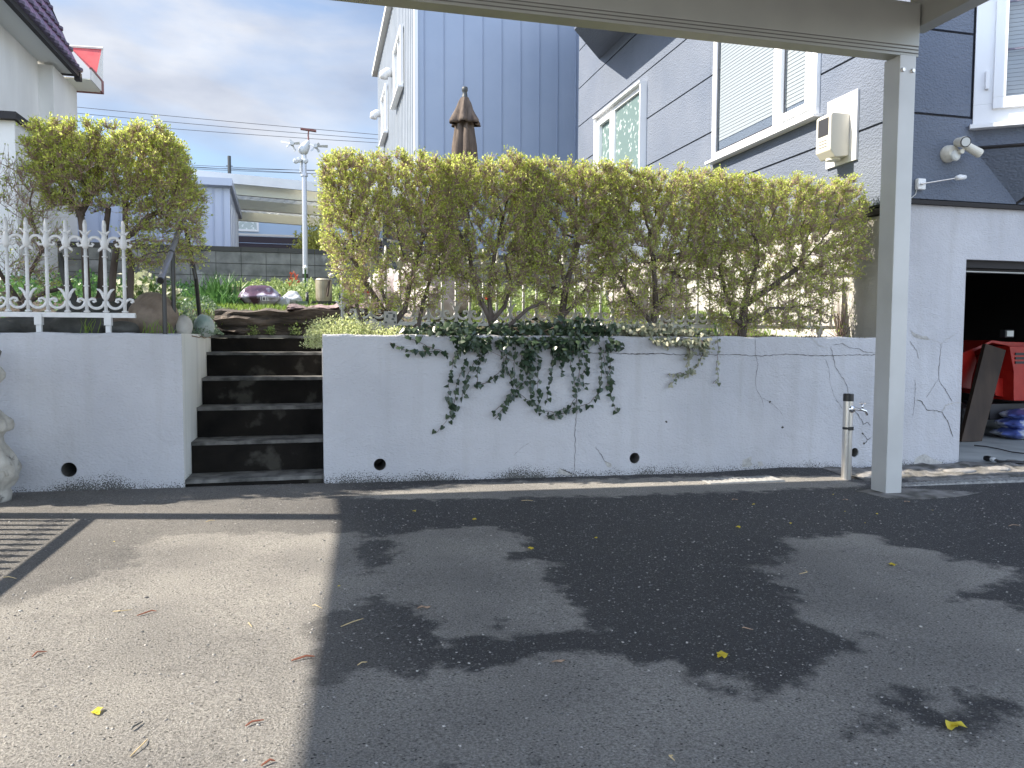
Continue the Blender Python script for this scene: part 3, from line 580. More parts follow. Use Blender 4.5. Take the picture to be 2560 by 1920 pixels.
for k in range(26):
    a_ = rng2.uniform(-.5, .5); ln = rng2.uniform(.05, .16); p = Vector((c0.x+rng2.uniform(-.07, .05), c0.y+rng2.uniform(-.03, .04), tz[2]+.004+rng2.uniform(0, .012)))
    mb.tube([p-Vector((ln/2*math.cos(a_), ln/2*math.sin(a_), 0)), p+Vector((0, 0, .006)), p+Vector((ln/2*math.cos(a_), ln/2*math.sin(a_), rng2.uniform(0, .02)))], .0014, 3)
tag(mb.build('dead_grass', M_straw), 'small wisp of orange dry grass lying on the third step up', 'dry grass')
# ================================================================== GREY HOUSE WITH GARAGE
XH = 5.15
hs = empty('grey_house', (8, 10, 0), 'grey stucco house with horizontal panel lines above a white garage front', 'house')
mb = MB()
mb.poly([(XH, YW, -.2), (5.84, YW, -.2), (5.84, YW, 2.37), (XH, YW, 2.37)]); mb.poly([(5.84, YW, 1.86), (10.4, YW, 1.86), (10.4, YW, 2.37), (5.84, YW, 2.37)])
mb.poly([(5.84, YW, -.2), (5.84, YW+.16, -.2), (5.84, YW+.16, 1.86), (5.84, YW, 1.86)]); mb.poly([(5.84, YW, 1.86), (10.4, YW, 1.86), (10.4, YW+.16, 1.86), (5.84, YW+.16, 1.86)])
mb.poly([(10.4, YW, -.2), (13, YW, -.2), (13, YW, 2.37), (10.4, YW, 2.37)]); mb.build('garage_front', M_wall, hs)
crack(hs, [(270, 715), (300, 745), (370, 775), (430, 790), (455, 805), (550, 735)], q5, .0022, M_scar); crack(hs, [(455, 800), (448, 870), (440, 960), (443, 1015), (475, 1060), (515, 1130)], q5, .0028)
crack(hs, [(315, 1120), (345, 1130), (375, 1175), (420, 1180), (460, 1188), (495, 1250), (520, 1330)], q5, .0040); crack(hs, [(460, 1188), (480, 1150), (530, 1135), (568, 1135)], q5, .006, M_scar)
crack(hs, [(440, 1000), (400, 1060), (370, 1110)], q5, .0016); crack(hs, [(280, 790), (320, 850), (328, 890)], q5, .002); crack(hs, [(305, 1000), (310, 1060), (295, 1220)], q5, .0016)
scar(hs, [(300, 1490), (310, 1450), (340, 1430), (365, 1425), (400, 1450), (460, 1470), (465, 1495)], q5); scar(hs, [(285, 735), (320, 760), (370, 762), (390, 785), (350, 780), (300, 765)], q5)
mb = MB(); mb.poly([(XH, YW, -.2), (XH, YW, 2.28), (XH, 15.05, 2.28), (XH, 15.05, -.2)]); mb.build('basement_wall', M_base, hs)
mb = MB(); mb.box(XH-.04, XH, YW-.02, 15.07, 2.29, 2.345); mb.box(XH-.04, 5.84+7, YW-.045, YW-.002, 2.335, 2.372); mb.build('base_flashing', M_gutter, hs)
# cladding: courses with real open joints
ZC = [2.375, 3.14, 3.885, 4.635, 5.39, 6.14, 6.89, 7.64, 8.39]
mb = MB()
for a_, b_ in zip(ZC, ZC[1:]):
    z0, z1 = a_+.011, b_-.011
    ys = [YW-.02, 9.6, 12.3, 15.05]
    for y0, y1 in zip(ys, ys[1:]): mb.box(XH-.012, XH+.03, y0+.0015, y1-.0015, z0, z1)
    mb.box(XH-.011, 5.80, YW-.021, YW+.03, z0, z1); mb.box(7.9, 13, YW-.02, YW+.03, z0, z1)
    mb.box(5.8, 7.9, YW-.02, YW+.03, z0, z1) if z1 < 3.2 or z0 > 5.5 else None
mb.box(XH, 13, 15.03, 15.05, 2.3, 8.4)
mb.build('cladding', M_house, hs)
mb = MB(); mb.box(XH+.012, 13, YW+.012, 15.04, 2.372, 8.35); mb.build('backing_wall', pm('joint_backing_grey', (.06, .065, .08)), hs)  # dark wall behind the open joints, the grooves' own colour
mb = MB(); mb.prism([(XH-.5, YW-.5, 8.42), (13.4, YW-.5, 8.42), (9.2, YW-.5, 10.2)], (0, 9.9, 0)); mb.build('roof', M_gutter, hs)
def frame_box(mb, P, U, V_, wd, dp, nrm):
    """rectangular frame from corner P along U and V_, profile width wd, depth dp along nrm"""
    U, V_, nrm = Vector(U), Vector(V_), Vector(nrm).normalized(); u, v = U.normalized(), V_.normalized()
    def bar(a, du, dv):
        c = [a, a+du, a+du+dv, a+dv]; mb.hexa([*c, *[p+nrm*dp for p in c]])
    P = Vector(P)
    bar(P, U, v*wd); bar(P+V_-v*wd, U, v*wd); bar(P+v*wd, u*wd, V_-v*2*wd); bar(P+U-u*wd+v*wd, u*wd, V_-v*2*wd)
# side window with blind
nx = (-1, 0, 0)
wn = MB(); y0, y1, z0, z1 = 7.22, 9.44, 3.47, 5.35
frame_box(wn, (XH-.012, y0, z0), (0, y1-y0, 0), (0, 0, z1-z0), .09, .05, nx); wn.box(XH-.075, XH-.012, 7.90, 8.0, z0+.09, z1-.09)
frame_box(wn, (XH-.014, y0+.085, z0+.085), (0, 7.91-y0-.085, 0), (0, 0, z1-z0-.17), .075, .075, nx)
for k in (7.45, 7.78, 8.25, 9.1): wn.lathe([(.012, 0), (.012, .008)], (XH-.094 if k < 7.9 else XH-.07, k, z0+.04), 8, 'X')
wn = wn.build('window', M_white, hs, bevel=.004)
mb = MB(); mb.box(XH-.13, XH-.012, y0-.06, y1+.05, z0-.035, z0+.0); mb.build('sill', M_white, wn, bevel=.004)
mb = MB(); mb.poly([(XH-.025, y1-.09, z0+.09), (XH-.025, y0+.09, z0+.09), (XH-.025, y0+.09, z1-.09), (XH-.025, y1-.09, z1-.09)]); mb.build('pane', M_glass, wn)
mb = MB()
for (a_, b_) in ((y0+.17, 7.83), (8.01, y1-.1)):
    frame_box(mb, (XH-.034, a_-.006, z0+.1), (0, b_-a_+.012, 0), (0, 0, z1-z0-.2), .014, .008, nx)
mb.build('gasket', M_seal, wn)
mb = MB(); z = z0+.24
while z < z1-.1:
    mb.hexa([(XH-.0195, y0+.1, z), (XH-.0195, y1-.12, z), (XH-.0150, y1-.12, z+.038), (XH-.0150, y0+.1, z+.038), (XH-.0185, y0+.1, z), (XH-.0185, y1-.12, z), (XH-.0140, y1-.12, z+.038), (XH-.0140, y0+.1, z+.038)]); z += .042
mb.build('blind', M_blind, wn)
# smaller patterned-glass window
wn = MB(); y0, y1, z0, z1 = 11.7, 13.78, 3.6, 5.20
frame_box(wn, (XH-.012, y0, z0), (0, y1-y0, 0), (0, 0, z1-z0), .08, .06, nx); wn.box(XH-.07, XH-.012, 12.94, 13.04, z0+.08, z1-.08); frame_box(wn, (XH-.014, 13.0, z0+.07), (0, .72, 0), (0, 0, z1-z0-.14), .09, .08, nx)
wn = wn.build('window', M_white, hs, bevel=.004)
mb = MB(); mb.box(XH-.15, XH-.012, y0-.03, y1+.03, z1, z1+.035); mb.box(XH-.13, XH-.012, y0-.03, y0, z0, z1); mb.box(XH-.13, XH-.012, y1, y1+.03, z0, z1); mb.build('surround', M_white, wn)
mb = MB(); mb.box(XH-.03, XH-.02, y0+.08, y1-.08, z0+.08, z1-.08); mb.build('pane', M_frost, wn)
# overhanging angled bay high on the side wall
mb = MB(); mb.prism([(5.14, 13.86, 6.36), (4.28, 12.69, 6.36), (4.28, 10.2, 6.36), (5.14, 9.2, 6.36)], (0, 0, 1.9)); mb.build('upper_bay', M_house, hs)
mb = MB(); mb.prism([(5.14, 13.89, 6.33), (4.25, 12.70, 6.33), (4.25, 10.18, 6.33), (5.14, 9.16, 6.33)], (0, 0, .03)); mb.build('bay_trim', M_house, hs)
# angled front bay: window, skirt, tapering underside
A, B = Vector((5.84, 5.955, 0)), Vector((6.72, 5.33, 0)); C2, D2 = Vector((8.3, 5.33, 0)), Vector((9.2, 5.955, 0))
zz = lambda v, z: Vector((v.x, v.y, z)); ap = Vector((6.36, 5.955, 2.385)); ap2 = Vector((8.7, 5.955, 2.385))
mb = MB()
for p, q in ((A, B), (B, C2), (C2, D2)): mb.poly([zz(p, 2.88), zz(q, 2.88), zz(q, 3.04), zz(p, 3.04)])
bay = mb.build('bay_window', M_house, hs)
mb = MB()
for p, q in ((A, B), (B, C2), (C2, D2)): mb.poly([zz(p, 5.4), zz(q, 5.4), zz(q, 6.2), zz(p, 6.2)])
mb.poly([zz(A, 6.2), zz(B, 6.2), zz(C2, 6.2), zz(D2, 6.2)]); mb.poly([zz(A, 5.4), zz(B, 5.4), zz(C2, 5.4), zz(D2, 5.4)]); mb.build('bay_head', M_house, bay)
mb = MB(); B_ = Vector((6.95, 5.45, 0)); C_ = Vector((8.1, 5.45, 0))
mb.poly([zz(A, 2.86), ap, zz(B, 2.86)]); mb.poly([ap, ap2, zz(C2, 2.86), zz(B, 2.86)]); mb.poly([ap2, zz(D2, 2.86), zz(C2, 2.86)])
mb.build('underside', M_house, bay)
mb = MB()
for p, q in ((A, B), (B, C2), (C2, D2)): mb.tube([zz(p, 2.87), zz(q, 2.87)], .016, 4)
for p, q in ((zz(A, 2.86), ap), (zz(B, 2.86), ap)): mb.tube([p, q], .014, 4)
mb.build('edge_trim', M_gutter, bay)
u = (B-A).normalized(); nrm = Vector((u.y, -u.x, 0)); nrm = nrm if nrm.y < 0 else -nrm
ln = (B-A).length; P0 = zz(A, 3.08)
mb = MB(); frame_box(mb, P0, u*ln, (0, 0, 2.3), .17, .03, nrm); frame_box(mb, P0+u*.15+Vector((0, 0, .12)), u*(ln-.2), (0, 0, 2.05), .10, .055, nrm)
mb.obox(P0+u*.1+nrm*.045+Vector((0, 0, .38)), (.03, .03, .16), Matrix.Rotation(math.atan2(u.y, u.x), 3, 'Z'))
mb.obox(P0+u*.1+nrm*.045+Vector((0, 0, 1.15)), (.03, .03, .05), Matrix.Rotation(math.atan2(u.y, u.x), 3, 'Z'))
fw = mb.build('window', M_white, bay, bevel=.004)
mb = MB(); q = [P0-u*.03+nrm*.0, P0+u*ln, P0+u*ln+nrm*.09, P0-u*.03+nrm*.09]; mb.hexa([*[p-Vector((0, 0, .05)) for p in q], *[p-Vector((0, 0, .012)) for p in q]]); mb.build('sill', M_white, fw, bevel=.004)
g0 = P0+u*.25+Vector((0, 0, .22)); gw = ln-.34; gh = 1.85
mb = MB(); q = [g0+nrm*.012, g0+u*gw+nrm*.012]; mb.poly([q[0], q[1], q[1]+Vector((0, 0, gh)), q[0]+Vector((0, 0, gh))]); mb.build('pane', M_glass, fw)
mb = MB()
R3 = Matrix.Rotation(math.atan2(u.y, u.x), 3, 'Z')
for k in range(1, 4): mb.obox(g0+u*(.21*k)+nrm*.02+Vector((0, 0, gh/2)), (.014, .012, gh), R3)
for k in range(1, 6): mb.obox(g0+u*gw/2+nrm*.021+Vector((0, 0, .42*k)), (gw, .012, .014), R3)
mb.build('glazing_bar', pm('grey_bar', (.16, .15, .2)), fw)
mb = MB()
for k in range(50): mb.obox(g0+u*gw/2-nrm*.03+Vector((0, 0, .02+k*.037)), (gw, .004, .033), R3)
mb.build('blind', M_blind, fw)
mb = MB()
for p, q in ((B, C2), (C2, D2)):
    mb.poly([zz(p, 3.04), zz(q, 3.04), zz(q, 5.4), zz(p, 5.4)])
mb.build('bay_side', M_white, bay)
mb = MB(); mb.poly([P0-nrm*.07, P0+u*ln-nrm*.07, P0+u*ln-nrm*.07+Vector((0, 0, 2.3)), P0-nrm*.07+Vector((0, 0, 2.3))]); mb.build('room_back', M_room, fw)
# garage interior
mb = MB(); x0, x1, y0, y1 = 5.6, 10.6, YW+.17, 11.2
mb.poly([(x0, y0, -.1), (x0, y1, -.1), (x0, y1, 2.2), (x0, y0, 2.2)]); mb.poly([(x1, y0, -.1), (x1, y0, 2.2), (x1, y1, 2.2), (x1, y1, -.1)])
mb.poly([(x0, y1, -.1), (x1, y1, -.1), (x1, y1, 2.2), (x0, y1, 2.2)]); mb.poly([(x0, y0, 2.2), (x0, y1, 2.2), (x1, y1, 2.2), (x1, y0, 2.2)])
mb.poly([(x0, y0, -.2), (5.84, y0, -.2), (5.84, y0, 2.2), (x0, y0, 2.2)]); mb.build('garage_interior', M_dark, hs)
mb = MB(); mb.box(5.842, 10.39, YW+.05, YW+.09, 1.79, 1.858); mb.box(5.842, 10.39, YW+.10, YW+.14, 1.765, 1.787); sh = mb.build('shutter_housing', M_gutter, hs)
mb = MB(); mb.box(5.842, 10.39, YW+.095, YW+.155, 1.755, 1.764); mb.build('shutter_rail', M_soffit, sh)
mb = MB(); mb.poly([(5.2, YW-.05, -.058), (10.6, YW-.05, -.075), (10.6, 11.2, -.05), (5.2, 11.2, -.05)])
structure(mb.build('garage_floor', M_floor))
# rough threshold strip with stones and a slotted channel
mb = MB(); n = 90
rows = [5.27, 5.33, 5.42, 5.52, 5.62, 5.74, 5.86, 5.958]
vv = [[mb.bm.verts.new((4.36+8*i/n, y, -.07-.0005*i*.3+(.0 if j == 0 else .018 + random.uniform(-.012, .016) + .012*(j > 4)))) for i in range(n+1)] for j, y in enumerate(rows)]
for j in range(len(rows)-1):
    for i in range(n): mb.bm.faces.new([vv[j][i], vv[j][i+1], vv[j+1][i+1], vv[j+1][i]])
structure(mb.build('garage_threshold', M_kerb))
mb = MB(); mb.box(4.5, 12, 5.13, 5.235, -.18, -.052)
for k in range(0, 180): x = 4.52+k*.042; mb.box(x, x+.022, 5.135, 5.23, -.052, -.046)
tag(mb.build('channel_drain', M_grate), 'long narrow slotted drain channel crossing in front of the garage', 'drain channel')

# ================================================================== rocks
def rock(name, c, size, mat, label, cat='rock', seed=0, group=None, rot=0, amp=.22, sub=3):
    bm = bmesh.new(); bmesh.ops.create_icosphere(bm, subdivisions=sub, radius=1)
    r = random.Random(seed); ks = [(Vector((r.gauss(0, 1), r.gauss(0, 1), r.gauss(0, 1)))*1.1, r.uniform(0, 6)) for _ in range(6)]
    R = Matrix.Rotation(rot, 3, 'Z')
    for v in bm.verts:
        d = sum(math.sin(k.dot(v.co)*1.6+ph) for k, ph in ks)/6; d2 = sum(math.sin(k.dot(v.co)*5+ph*3) for k, ph in ks)/6
        p = v.co*(1+amp*d+amp*.25*d2); p = Vector((p.x*size[0]/2, p.y*size[1]/2, p.z*size[2]/2)); v.co = Vector(c)+R @ p
    me = bpy.data.meshes.new(name); bm.to_mesh(me); bm.free(); me.materials.append(mat)
    me.polygons.foreach_set('use_smooth', [True]*len(me.polygons))
    return tag(_link(name, me, None), label, cat, group)
# slate landing above the steps
def slate(name, x0, x1, y0, y1, z0, z1, mat, label, seed):
    r = random.Random(seed); mb = MB(); n = 26; lay = 7
    rowsv = []
    for j in range(lay+1):
        f_ = j/lay; row = []
        for i in range(n+1):
            x = x0+(x1-x0)*i/n
            off = .05*math.sin(i*.5+seed)+r.uniform(-.018, .018)+(.03*math.sin(j*2.1+i*.2))+(.05*(1-f_))
            row.append(mb.bm.verts.new((x, y0+off, z0+(z1-z0)*f_+.010*math.sin(i*.9+j)+ (.028*sm((i/n-.3)*3)*f_)+r.uniform(-.004, .004))))
        rowsv.append(row)
    for k in range(1, 9):
        rowsv.append([mb.bm.verts.new((v.co.x+r.uniform(-.01, .01), v.co.y+(y1-y0)*k/8, v.co.z+.062*k/8+r.uniform(-.008, .008))) for v in rowsv[lay]])
    rowsv.append([mb.bm.verts.new((v.co.x, v.co.y+.02, z0)) for v in rowsv[-1]])
    for a_, b_ in zip(rowsv, rowsv[1:]):
        for i in range(n): mb.bm.faces.new([a_[i], a_[i+1], b_[i+1], b_[i]])
    for e in (0, n): mb.bm.faces.new([rw[e] for rw in rowsv])
    return tag(mb.build(name, mat), label, 'stone slab')
slate('stone_slab', -.97, .62, 7.86, 8.75, 1.10, 1.355, M_slatedark, 'dark layered slate block lying across the top of the steps', 2)
slate('stone_slab', -.30, .70, 7.93, 8.62, 1.372, 1.395, M_slate, 'thin purplish slate sheet on top of the dark block above the steps', 5)
rock('boulder', (-1.27, 6.62, 1.22), (.40, .42, .46), M_rockb, 'big rounded brown boulder between the left fence and the handrail', seed=3, amp=.15)
rock('rock', (-1.05, 6.62, 1.19), (.15, .2, .18), M_rockp, 'small pale grey rounded stone beside the handrail posts', seed=4, amp=.12)
rock('rock', (-.93, 6.95, 1.205), (.17, .2, .2), M_rockgreen, 'greenish white rock at the left edge of the top step', seed=5, amp=.2)
rock('rock', (-2.1, 6.55, 1.17), (.75, .4, .20), M_rockg, 'long flat dark grey rock behind the left end of the white fence', seed=6, amp=.2)
rock('rock', (-1.72, 6.42, 1.17), (.42, .3, .20), M_rockg, 'dark grey sloping rock under the middle of the left white fence', seed=7, amp=.25)
rock('rock', (-1.56, 6.9, 1.30), (.85, .3, .25), M_rockg, 'grey rock at the foot of the clipped tree trunks', seed=17, amp=.2)
rock('rock', (-1.43, 6.32, 1.16), (.24, .2, .12), M_rockg, 'low grey stone beside the right fence bracket', seed=8, amp=.2)
rock('rock', (-1.47, 6.55, 1.20), (.2, .2, .18), M_rockb, 'small brown stone left of the big brown boulder', seed=9, amp=.2)
rock('boulder', (1.25, 8.6, 1.62), (.9, .6, .75), M_rockpink, 'large pale pinkish boulder seen between the first and second hedge shrubs', seed=12, amp=.2)
rock('boulder', (1.15, 8.3, 1.40), (.6, .5, .5), M_rockpink, 'pale pink boulder low in front of the larger pinkish one', seed=13, amp=.25)
rock('boulder', (3.7, 8.4, 1.62), (1.0, .6, .8), M_rockpink, 'pale rough boulder seen behind the fourth hedge shrub', seed=15, amp=.25)
rock('boulder', (.78, 8.9, 1.62), (.5, .5, .5), M_rockpink, 'pale weathered boulder partly hidden by the first hedge shrub', seed=16, amp=.25)
thr = [(4.62, 5.66, .26, .16), (4.48, 5.55, .13, .1), (4.86, 5.58, .1, .1), (5.5, 5.6, .35, .18), (4.95, 5.72, .12, .12), (5.95, 5.62, .2, .15)]
for k, (x, y, a_, b_) in enumerate(thr):
    rock('stone', (x, y, -.05), (a_, b_, .05), M_kerbstone, ['largest flat pale stone bedded by the carport post foot', 'small stone left of the largest one, nearest the post', 'small round stone right of the largest one by the post', 'long flat stone bedded before the garage opening', 'little stone tight against the white garage wall foot', 'farthest right flat stone before the garage opening'][k], 'stone', 30+k, 'flat stones bedded before the garage', amp=.25, sub=2)

# ================================================================== CARPORT
cp = empty('carport', (0, 4.9, 0), 'beige aluminium carport with a deep beam and one pale square post', 'carport')
YB = 4.90
mb = MB(); mb.box(-3.2, 4.31, YB, YB+.13, 3.265, 3.575); beam = mb.build('beam', M_alu, cp, bevel=.004)
mb = MB(); mb.box(-3.2, 4.308, YB+.004, YB+.126, 3.19, 3.262); mb.build('lower_lip', M_alu, beam)
mb = MB()
for z in (3.262, 3.238, 3.212): mb.box(-3.2, 4.306, YB+.0012, YB+.02, z-.0035, z+.0035)
mb.build('groove', M_alu_dark, beam)
mb = MB(); mb.box(4.14, 4.28, YB-.008, YB+.155, -.06, 3.19); post = mb.build('post', M_alu_post, cp, bevel=.005)
for x in (4.165, 4.25): mb = MB(); mb.lathe([(.013, -.014), (.012, -.004), (.016, 0), (.016, .004)], (x, YB-.01, 3.08), 8, 'Y'); mb.build('bolt', M_steel, post)
mb = MB(); mb.box(4.33, 4.46, -.8, YB+.13, 3.42, 3.80); mb.build('side_girder', M_alu, cp, bevel=.004)
mb = MB(); mb.prism([(-4.62, -.8, 3.93), (4.6, -.8, 3.93), (4.6, 6.29, 3.93), (-4.175, 6.29, 3.93)], (0, 0, .025)); mb.build('roof_sheet', M_roofsheet, cp)
mb = MB()
for k in range(14): x = -4.15+k*.66; mb.box(x, x+.05, -.75, 6.27, 3.86, 3.928)
mb.box(-4.16, 4.58, 6.20, 6.27, 3.80, 3.86); mb.box(-4.24, 4.58, -.78, -.7, 3.80, 3.86)
for y in (5.6, 3.9, 2.2, .5): mb.box(-4.16, 4.58, y, y+.05, 3.80, 3.857)
mb.build('rafter', M_alu, cp)
for x in (-3.0, -1.0, 0.9, 2.8): mb = MB(); mb.box(x, x+.08, YB+.02, YB+.10, 3.575, 3.86); mb.build('stub', M_alu, cp)
mb = MB(); mb.box(-4.19, -4.05, 5.56, 5.70, -.02, 3.93); mb.build('post', M_alu_post, cp)
mb = MB(); mb.box(-4.5, -4.36, -.7, -.56, 0, 3.93); mb.build('post', M_alu_post, cp); mb = MB(); mb.box(4.14, 4.28, -.7, -.56, -.06, 3.93); mb.build('post', M_alu_post, cp)
mb = MB(); pts = [(4.02, 4.74), (4.25, 4.66), (4.62, 4.70), (4.9, 4.80), (4.7, 4.95), (4.3, 5.1), (3.98, 5.02)]
mb.prism([(x, y, zg(x)-.02) for x, y in pts], (0, 0, .024)); structure(mb.build('post_footing', M_kerb))
# metal driveway gate off to the left, its bars shadow the asphalt
gt_ = empty('driveway_gate', (-2.8, 4.2, 0), 'open metal bar gate standing at the left edge of the driveway', 'gate')
XG, HGt = -2.62, 1.2
def gate_y(y): return y+SP*HGt
ya, yb = gate_y(3.2), gate_y(5.12)
mb = MB(); mb.box(XG-.02, XG+.02, ya, yb, HGt-.045, HGt); mb.box(XG-.02, XG+.02, ya, yb, .08, .14); mb.box(XG-.03, XG+.03, yb-.07, yb, .0, HGt-.09); mb.box(XG-.03, XG+.03, ya, ya+.07, 0, HGt-.09); mb.build('gate_frame', M_blackp, gt_)
y = yb-.16
while y > ya+.05:
    mb = MB(); mb.box(XG-.012, XG+.012, y-.015, y+.015, .14, HGt-.09)
    for s_ in (-1, 1): mb.tube([(XG, y, HGt-.12), (XG, y+s_*.03, HGt-.16), (XG, y+s_*.035, HGt-.2), (XG, y, HGt-.24)], .006, 5)
    mb.build('bar', M_blackp, gt_); y -= .108

# ================================================================== WATER TAP STAND
tp = empty('water_tap', (4.26, 5.53, zg(4.26)), 'slim stainless steel standing water tap with a black cap', 'water tap')
mb = MB(); mb.lathe([(.040, -.06), (.040, .60)], (4.26, 5.5, 0), 24); mb.build('column', M_steel, tp, smooth=False)
mb = MB(); mb.lathe([(.042, .60), (.042, .655), (.038, .662)], (4.26, 5.5, 0), 24); mb.build('cap', M_black, tp)
mb = MB(); mb.lathe([(.0405, .365), (.0405, .385)], (4.26, 5.5, 0), 24); mb.box(4.235, 4.285, 5.455, 5.459, .36, .39); mb.build('clip', M_black, tp)
mb = MB(); c = Vector((4.27, 5.465, .535))
mb.lathe([(.03, 0), (.03, -.008), (.012, -.012)], c, 16, 'Y'); mb.tube([c, c+Vector((.02, -.035, .005)), c+Vector((.05, -.055, 0)), c+Vector((.085, -.06, -.01)), c+Vector((.1, -.06, -.045))], [.011, .012, .012, .011, .010], 8)
mb.tube([c+Vector((.055, -.055, 0)), c+Vector((.055, -.055, .05))], .008, 8); tap = mb.build('spout', M_chrome, tp, smooth=True)
mb = MB(); p = c+Vector((.055, -.055, .052)); mb.tube([p-Vector((.028, 0, 0)), p+Vector((.028, 0, 0))], .006, 6); mb.tube([p-Vector((0, .028, 0)), p+Vector((0, .028, 0))], .006, 6); mb.build('handle', M_chrome, tap)
# light grate in the asphalt
gr = empty('drain_grate', (3.35, 5.55, -.04), 'pale rectangular drain grate set in the asphalt beside the wall', 'drain grate')
mb = MB(); z = zg(3.35)+.006; x0, x1, y0, y1 = 3.0, 3.66, 5.47, 5.68
for a_ in ((x0, x1, y0, y0+.03), (x0, x1, y1-.03, y1), (x0, x0+.03, y0+.03, y1-.03), (x1-.03, x1, y0+.03, y1-.03)): mb.box(*a_, z-.02, z+.004)
mb.build('frame', M_grate, gr)
mb = MB(); mb.box(x0+.03, x1-.03, y0+.03, y1-.03, z-.02, z-.004)
for k in range(14): x = x0+.045+k*.042; mb.box(x, x+.022, y0+.031, y1-.031, z-.004, z+.003)
mb.build('grille', M_grate, gr)

# ================================================================== HANDRAIL BESIDE THE STEPS
hr_ = empty('handrail', (-1.1, 6.5, ZT), 'sloping black handrail with three posts left of the steps', 'handrail')
def P_(u, v): return PX(u, v, -1.1)
a_, b_ = P_(401, 700), PX(452, 566, -1.1)
a_ = Vector((-1.1, 6.03, 1.51)); d_ = (b_-a_).normalized(); b_ = b_+d_*.25
mb = MB(); mb.tube([a_, b_], .0215, 16); rl = mb.build('rail', M_railtop, hr_, smooth=False)
for f_ in (0, .38, .78): p = a_+(b_-a_)*f_; mb = MB(); mb.tube([p-d_*.006, p+d_*.012], .0235, 16); mb.build('collar', M_black, rl)
for y, zb in ((6.16, 1.13), (6.54, 1.13)):
    f_ = (y-a_.y)/(b_.y-a_.y); zt = a_.z+(b_.z-a_.z)*f_
    mb = MB(); mb.tube([(-1.1, y, zb-.02), (-1.1, y, zt-.03), (-1.1, y+.015, zt-.012)], .0165, 12); mb.build('post', M_blackp, hr_)
mb = MB(); mb.tube([(-.985, 7.1, 1.22), (-1.0, 7.0, 1.6), (-1.07, 6.98, 2.02)], .0165, 12); mb.tube([(-1.03, 7.12, 1.22), (-.94, 7.08, 1.22)], .03, 6); mb.build('post', M_blackp, hr_)
# ================================================================== CLIPPED SHRUBS
def grow(base_pts, env, natt, step=.05, infl=.5, kill=.075, iters=90, seed=1, up=.15):
    """space colonisation: returns node positions, parents"""
    r = np.random.default_rng(seed)
    att = env(natt, r)
    nodes = [np.array(b, float) for b in base_pts[0]]; par = [-1]+list(range(len(nodes)-1))
    for chain in base_pts[1:]:
        s = chain[0]; k0 = s if isinstance(s, int) else 0
        prev = k0
        for p in chain[1:]: nodes.append(np.array(p, float)); par.append(prev); prev = len(nodes)-1
    nodes = np.array(nodes); par = list(par)
    near = np.full(len(att), -1); nd = np.full(len(att), 1e9)
    def upd(start):
        new = nodes[start:]
        if len(new) == 0: return
        for c in range(0, len(new), 400):
            d = np.linalg.norm(att[:, None]-new[None, c:c+400], axis=2); j = d.argmin(1); dm = d[np.arange(len(att)), j]
            m_ = dm < nd; nd[m_] = dm[m_]; near[m_] = j[m_]+start+c
    upd(0)
    for it in range(iters):
        act = nd > kill
        use = act & (nd < (infl if it > 4 else 3))
        if not use.any(): break
        ids = near[use]; dirs = norm(att[use]-nodes[ids])
        u_, inv = np.unique(ids, return_inverse=True); acc = np.zeros((len(u_), 3)); np.add.at(acc, inv, dirs)
        acc = norm(acc) + r.normal(size=acc.shape)*.22; acc[:, 2] += up; acc = norm(acc)
        newp = nodes[u_]+acc*step
        s0 = len(nodes); nodes = np.concatenate([nodes, newp]); par += list(u_); upd(s0)
        rem = nd <= kill
        att, near, nd = att[~rem], near[~rem], nd[~rem]
        if len(att) == 0 or len(nodes) > 6000: break
    return nodes, np.array(par)
def radii(nodes, par, tip=.0016, ex=2.08):
    n = len(nodes); a = np.zeros(n); cnt = np.zeros(n, int)
    for i in range(n-1, 0, -1):
        if a[i] == 0: a[i] = tip**ex
        if par[i] >= 0: a[par[i]] += a[i]; cnt[par[i]] += 1
    a[a == 0] = tip**ex
    return a**(1/ex), cnt
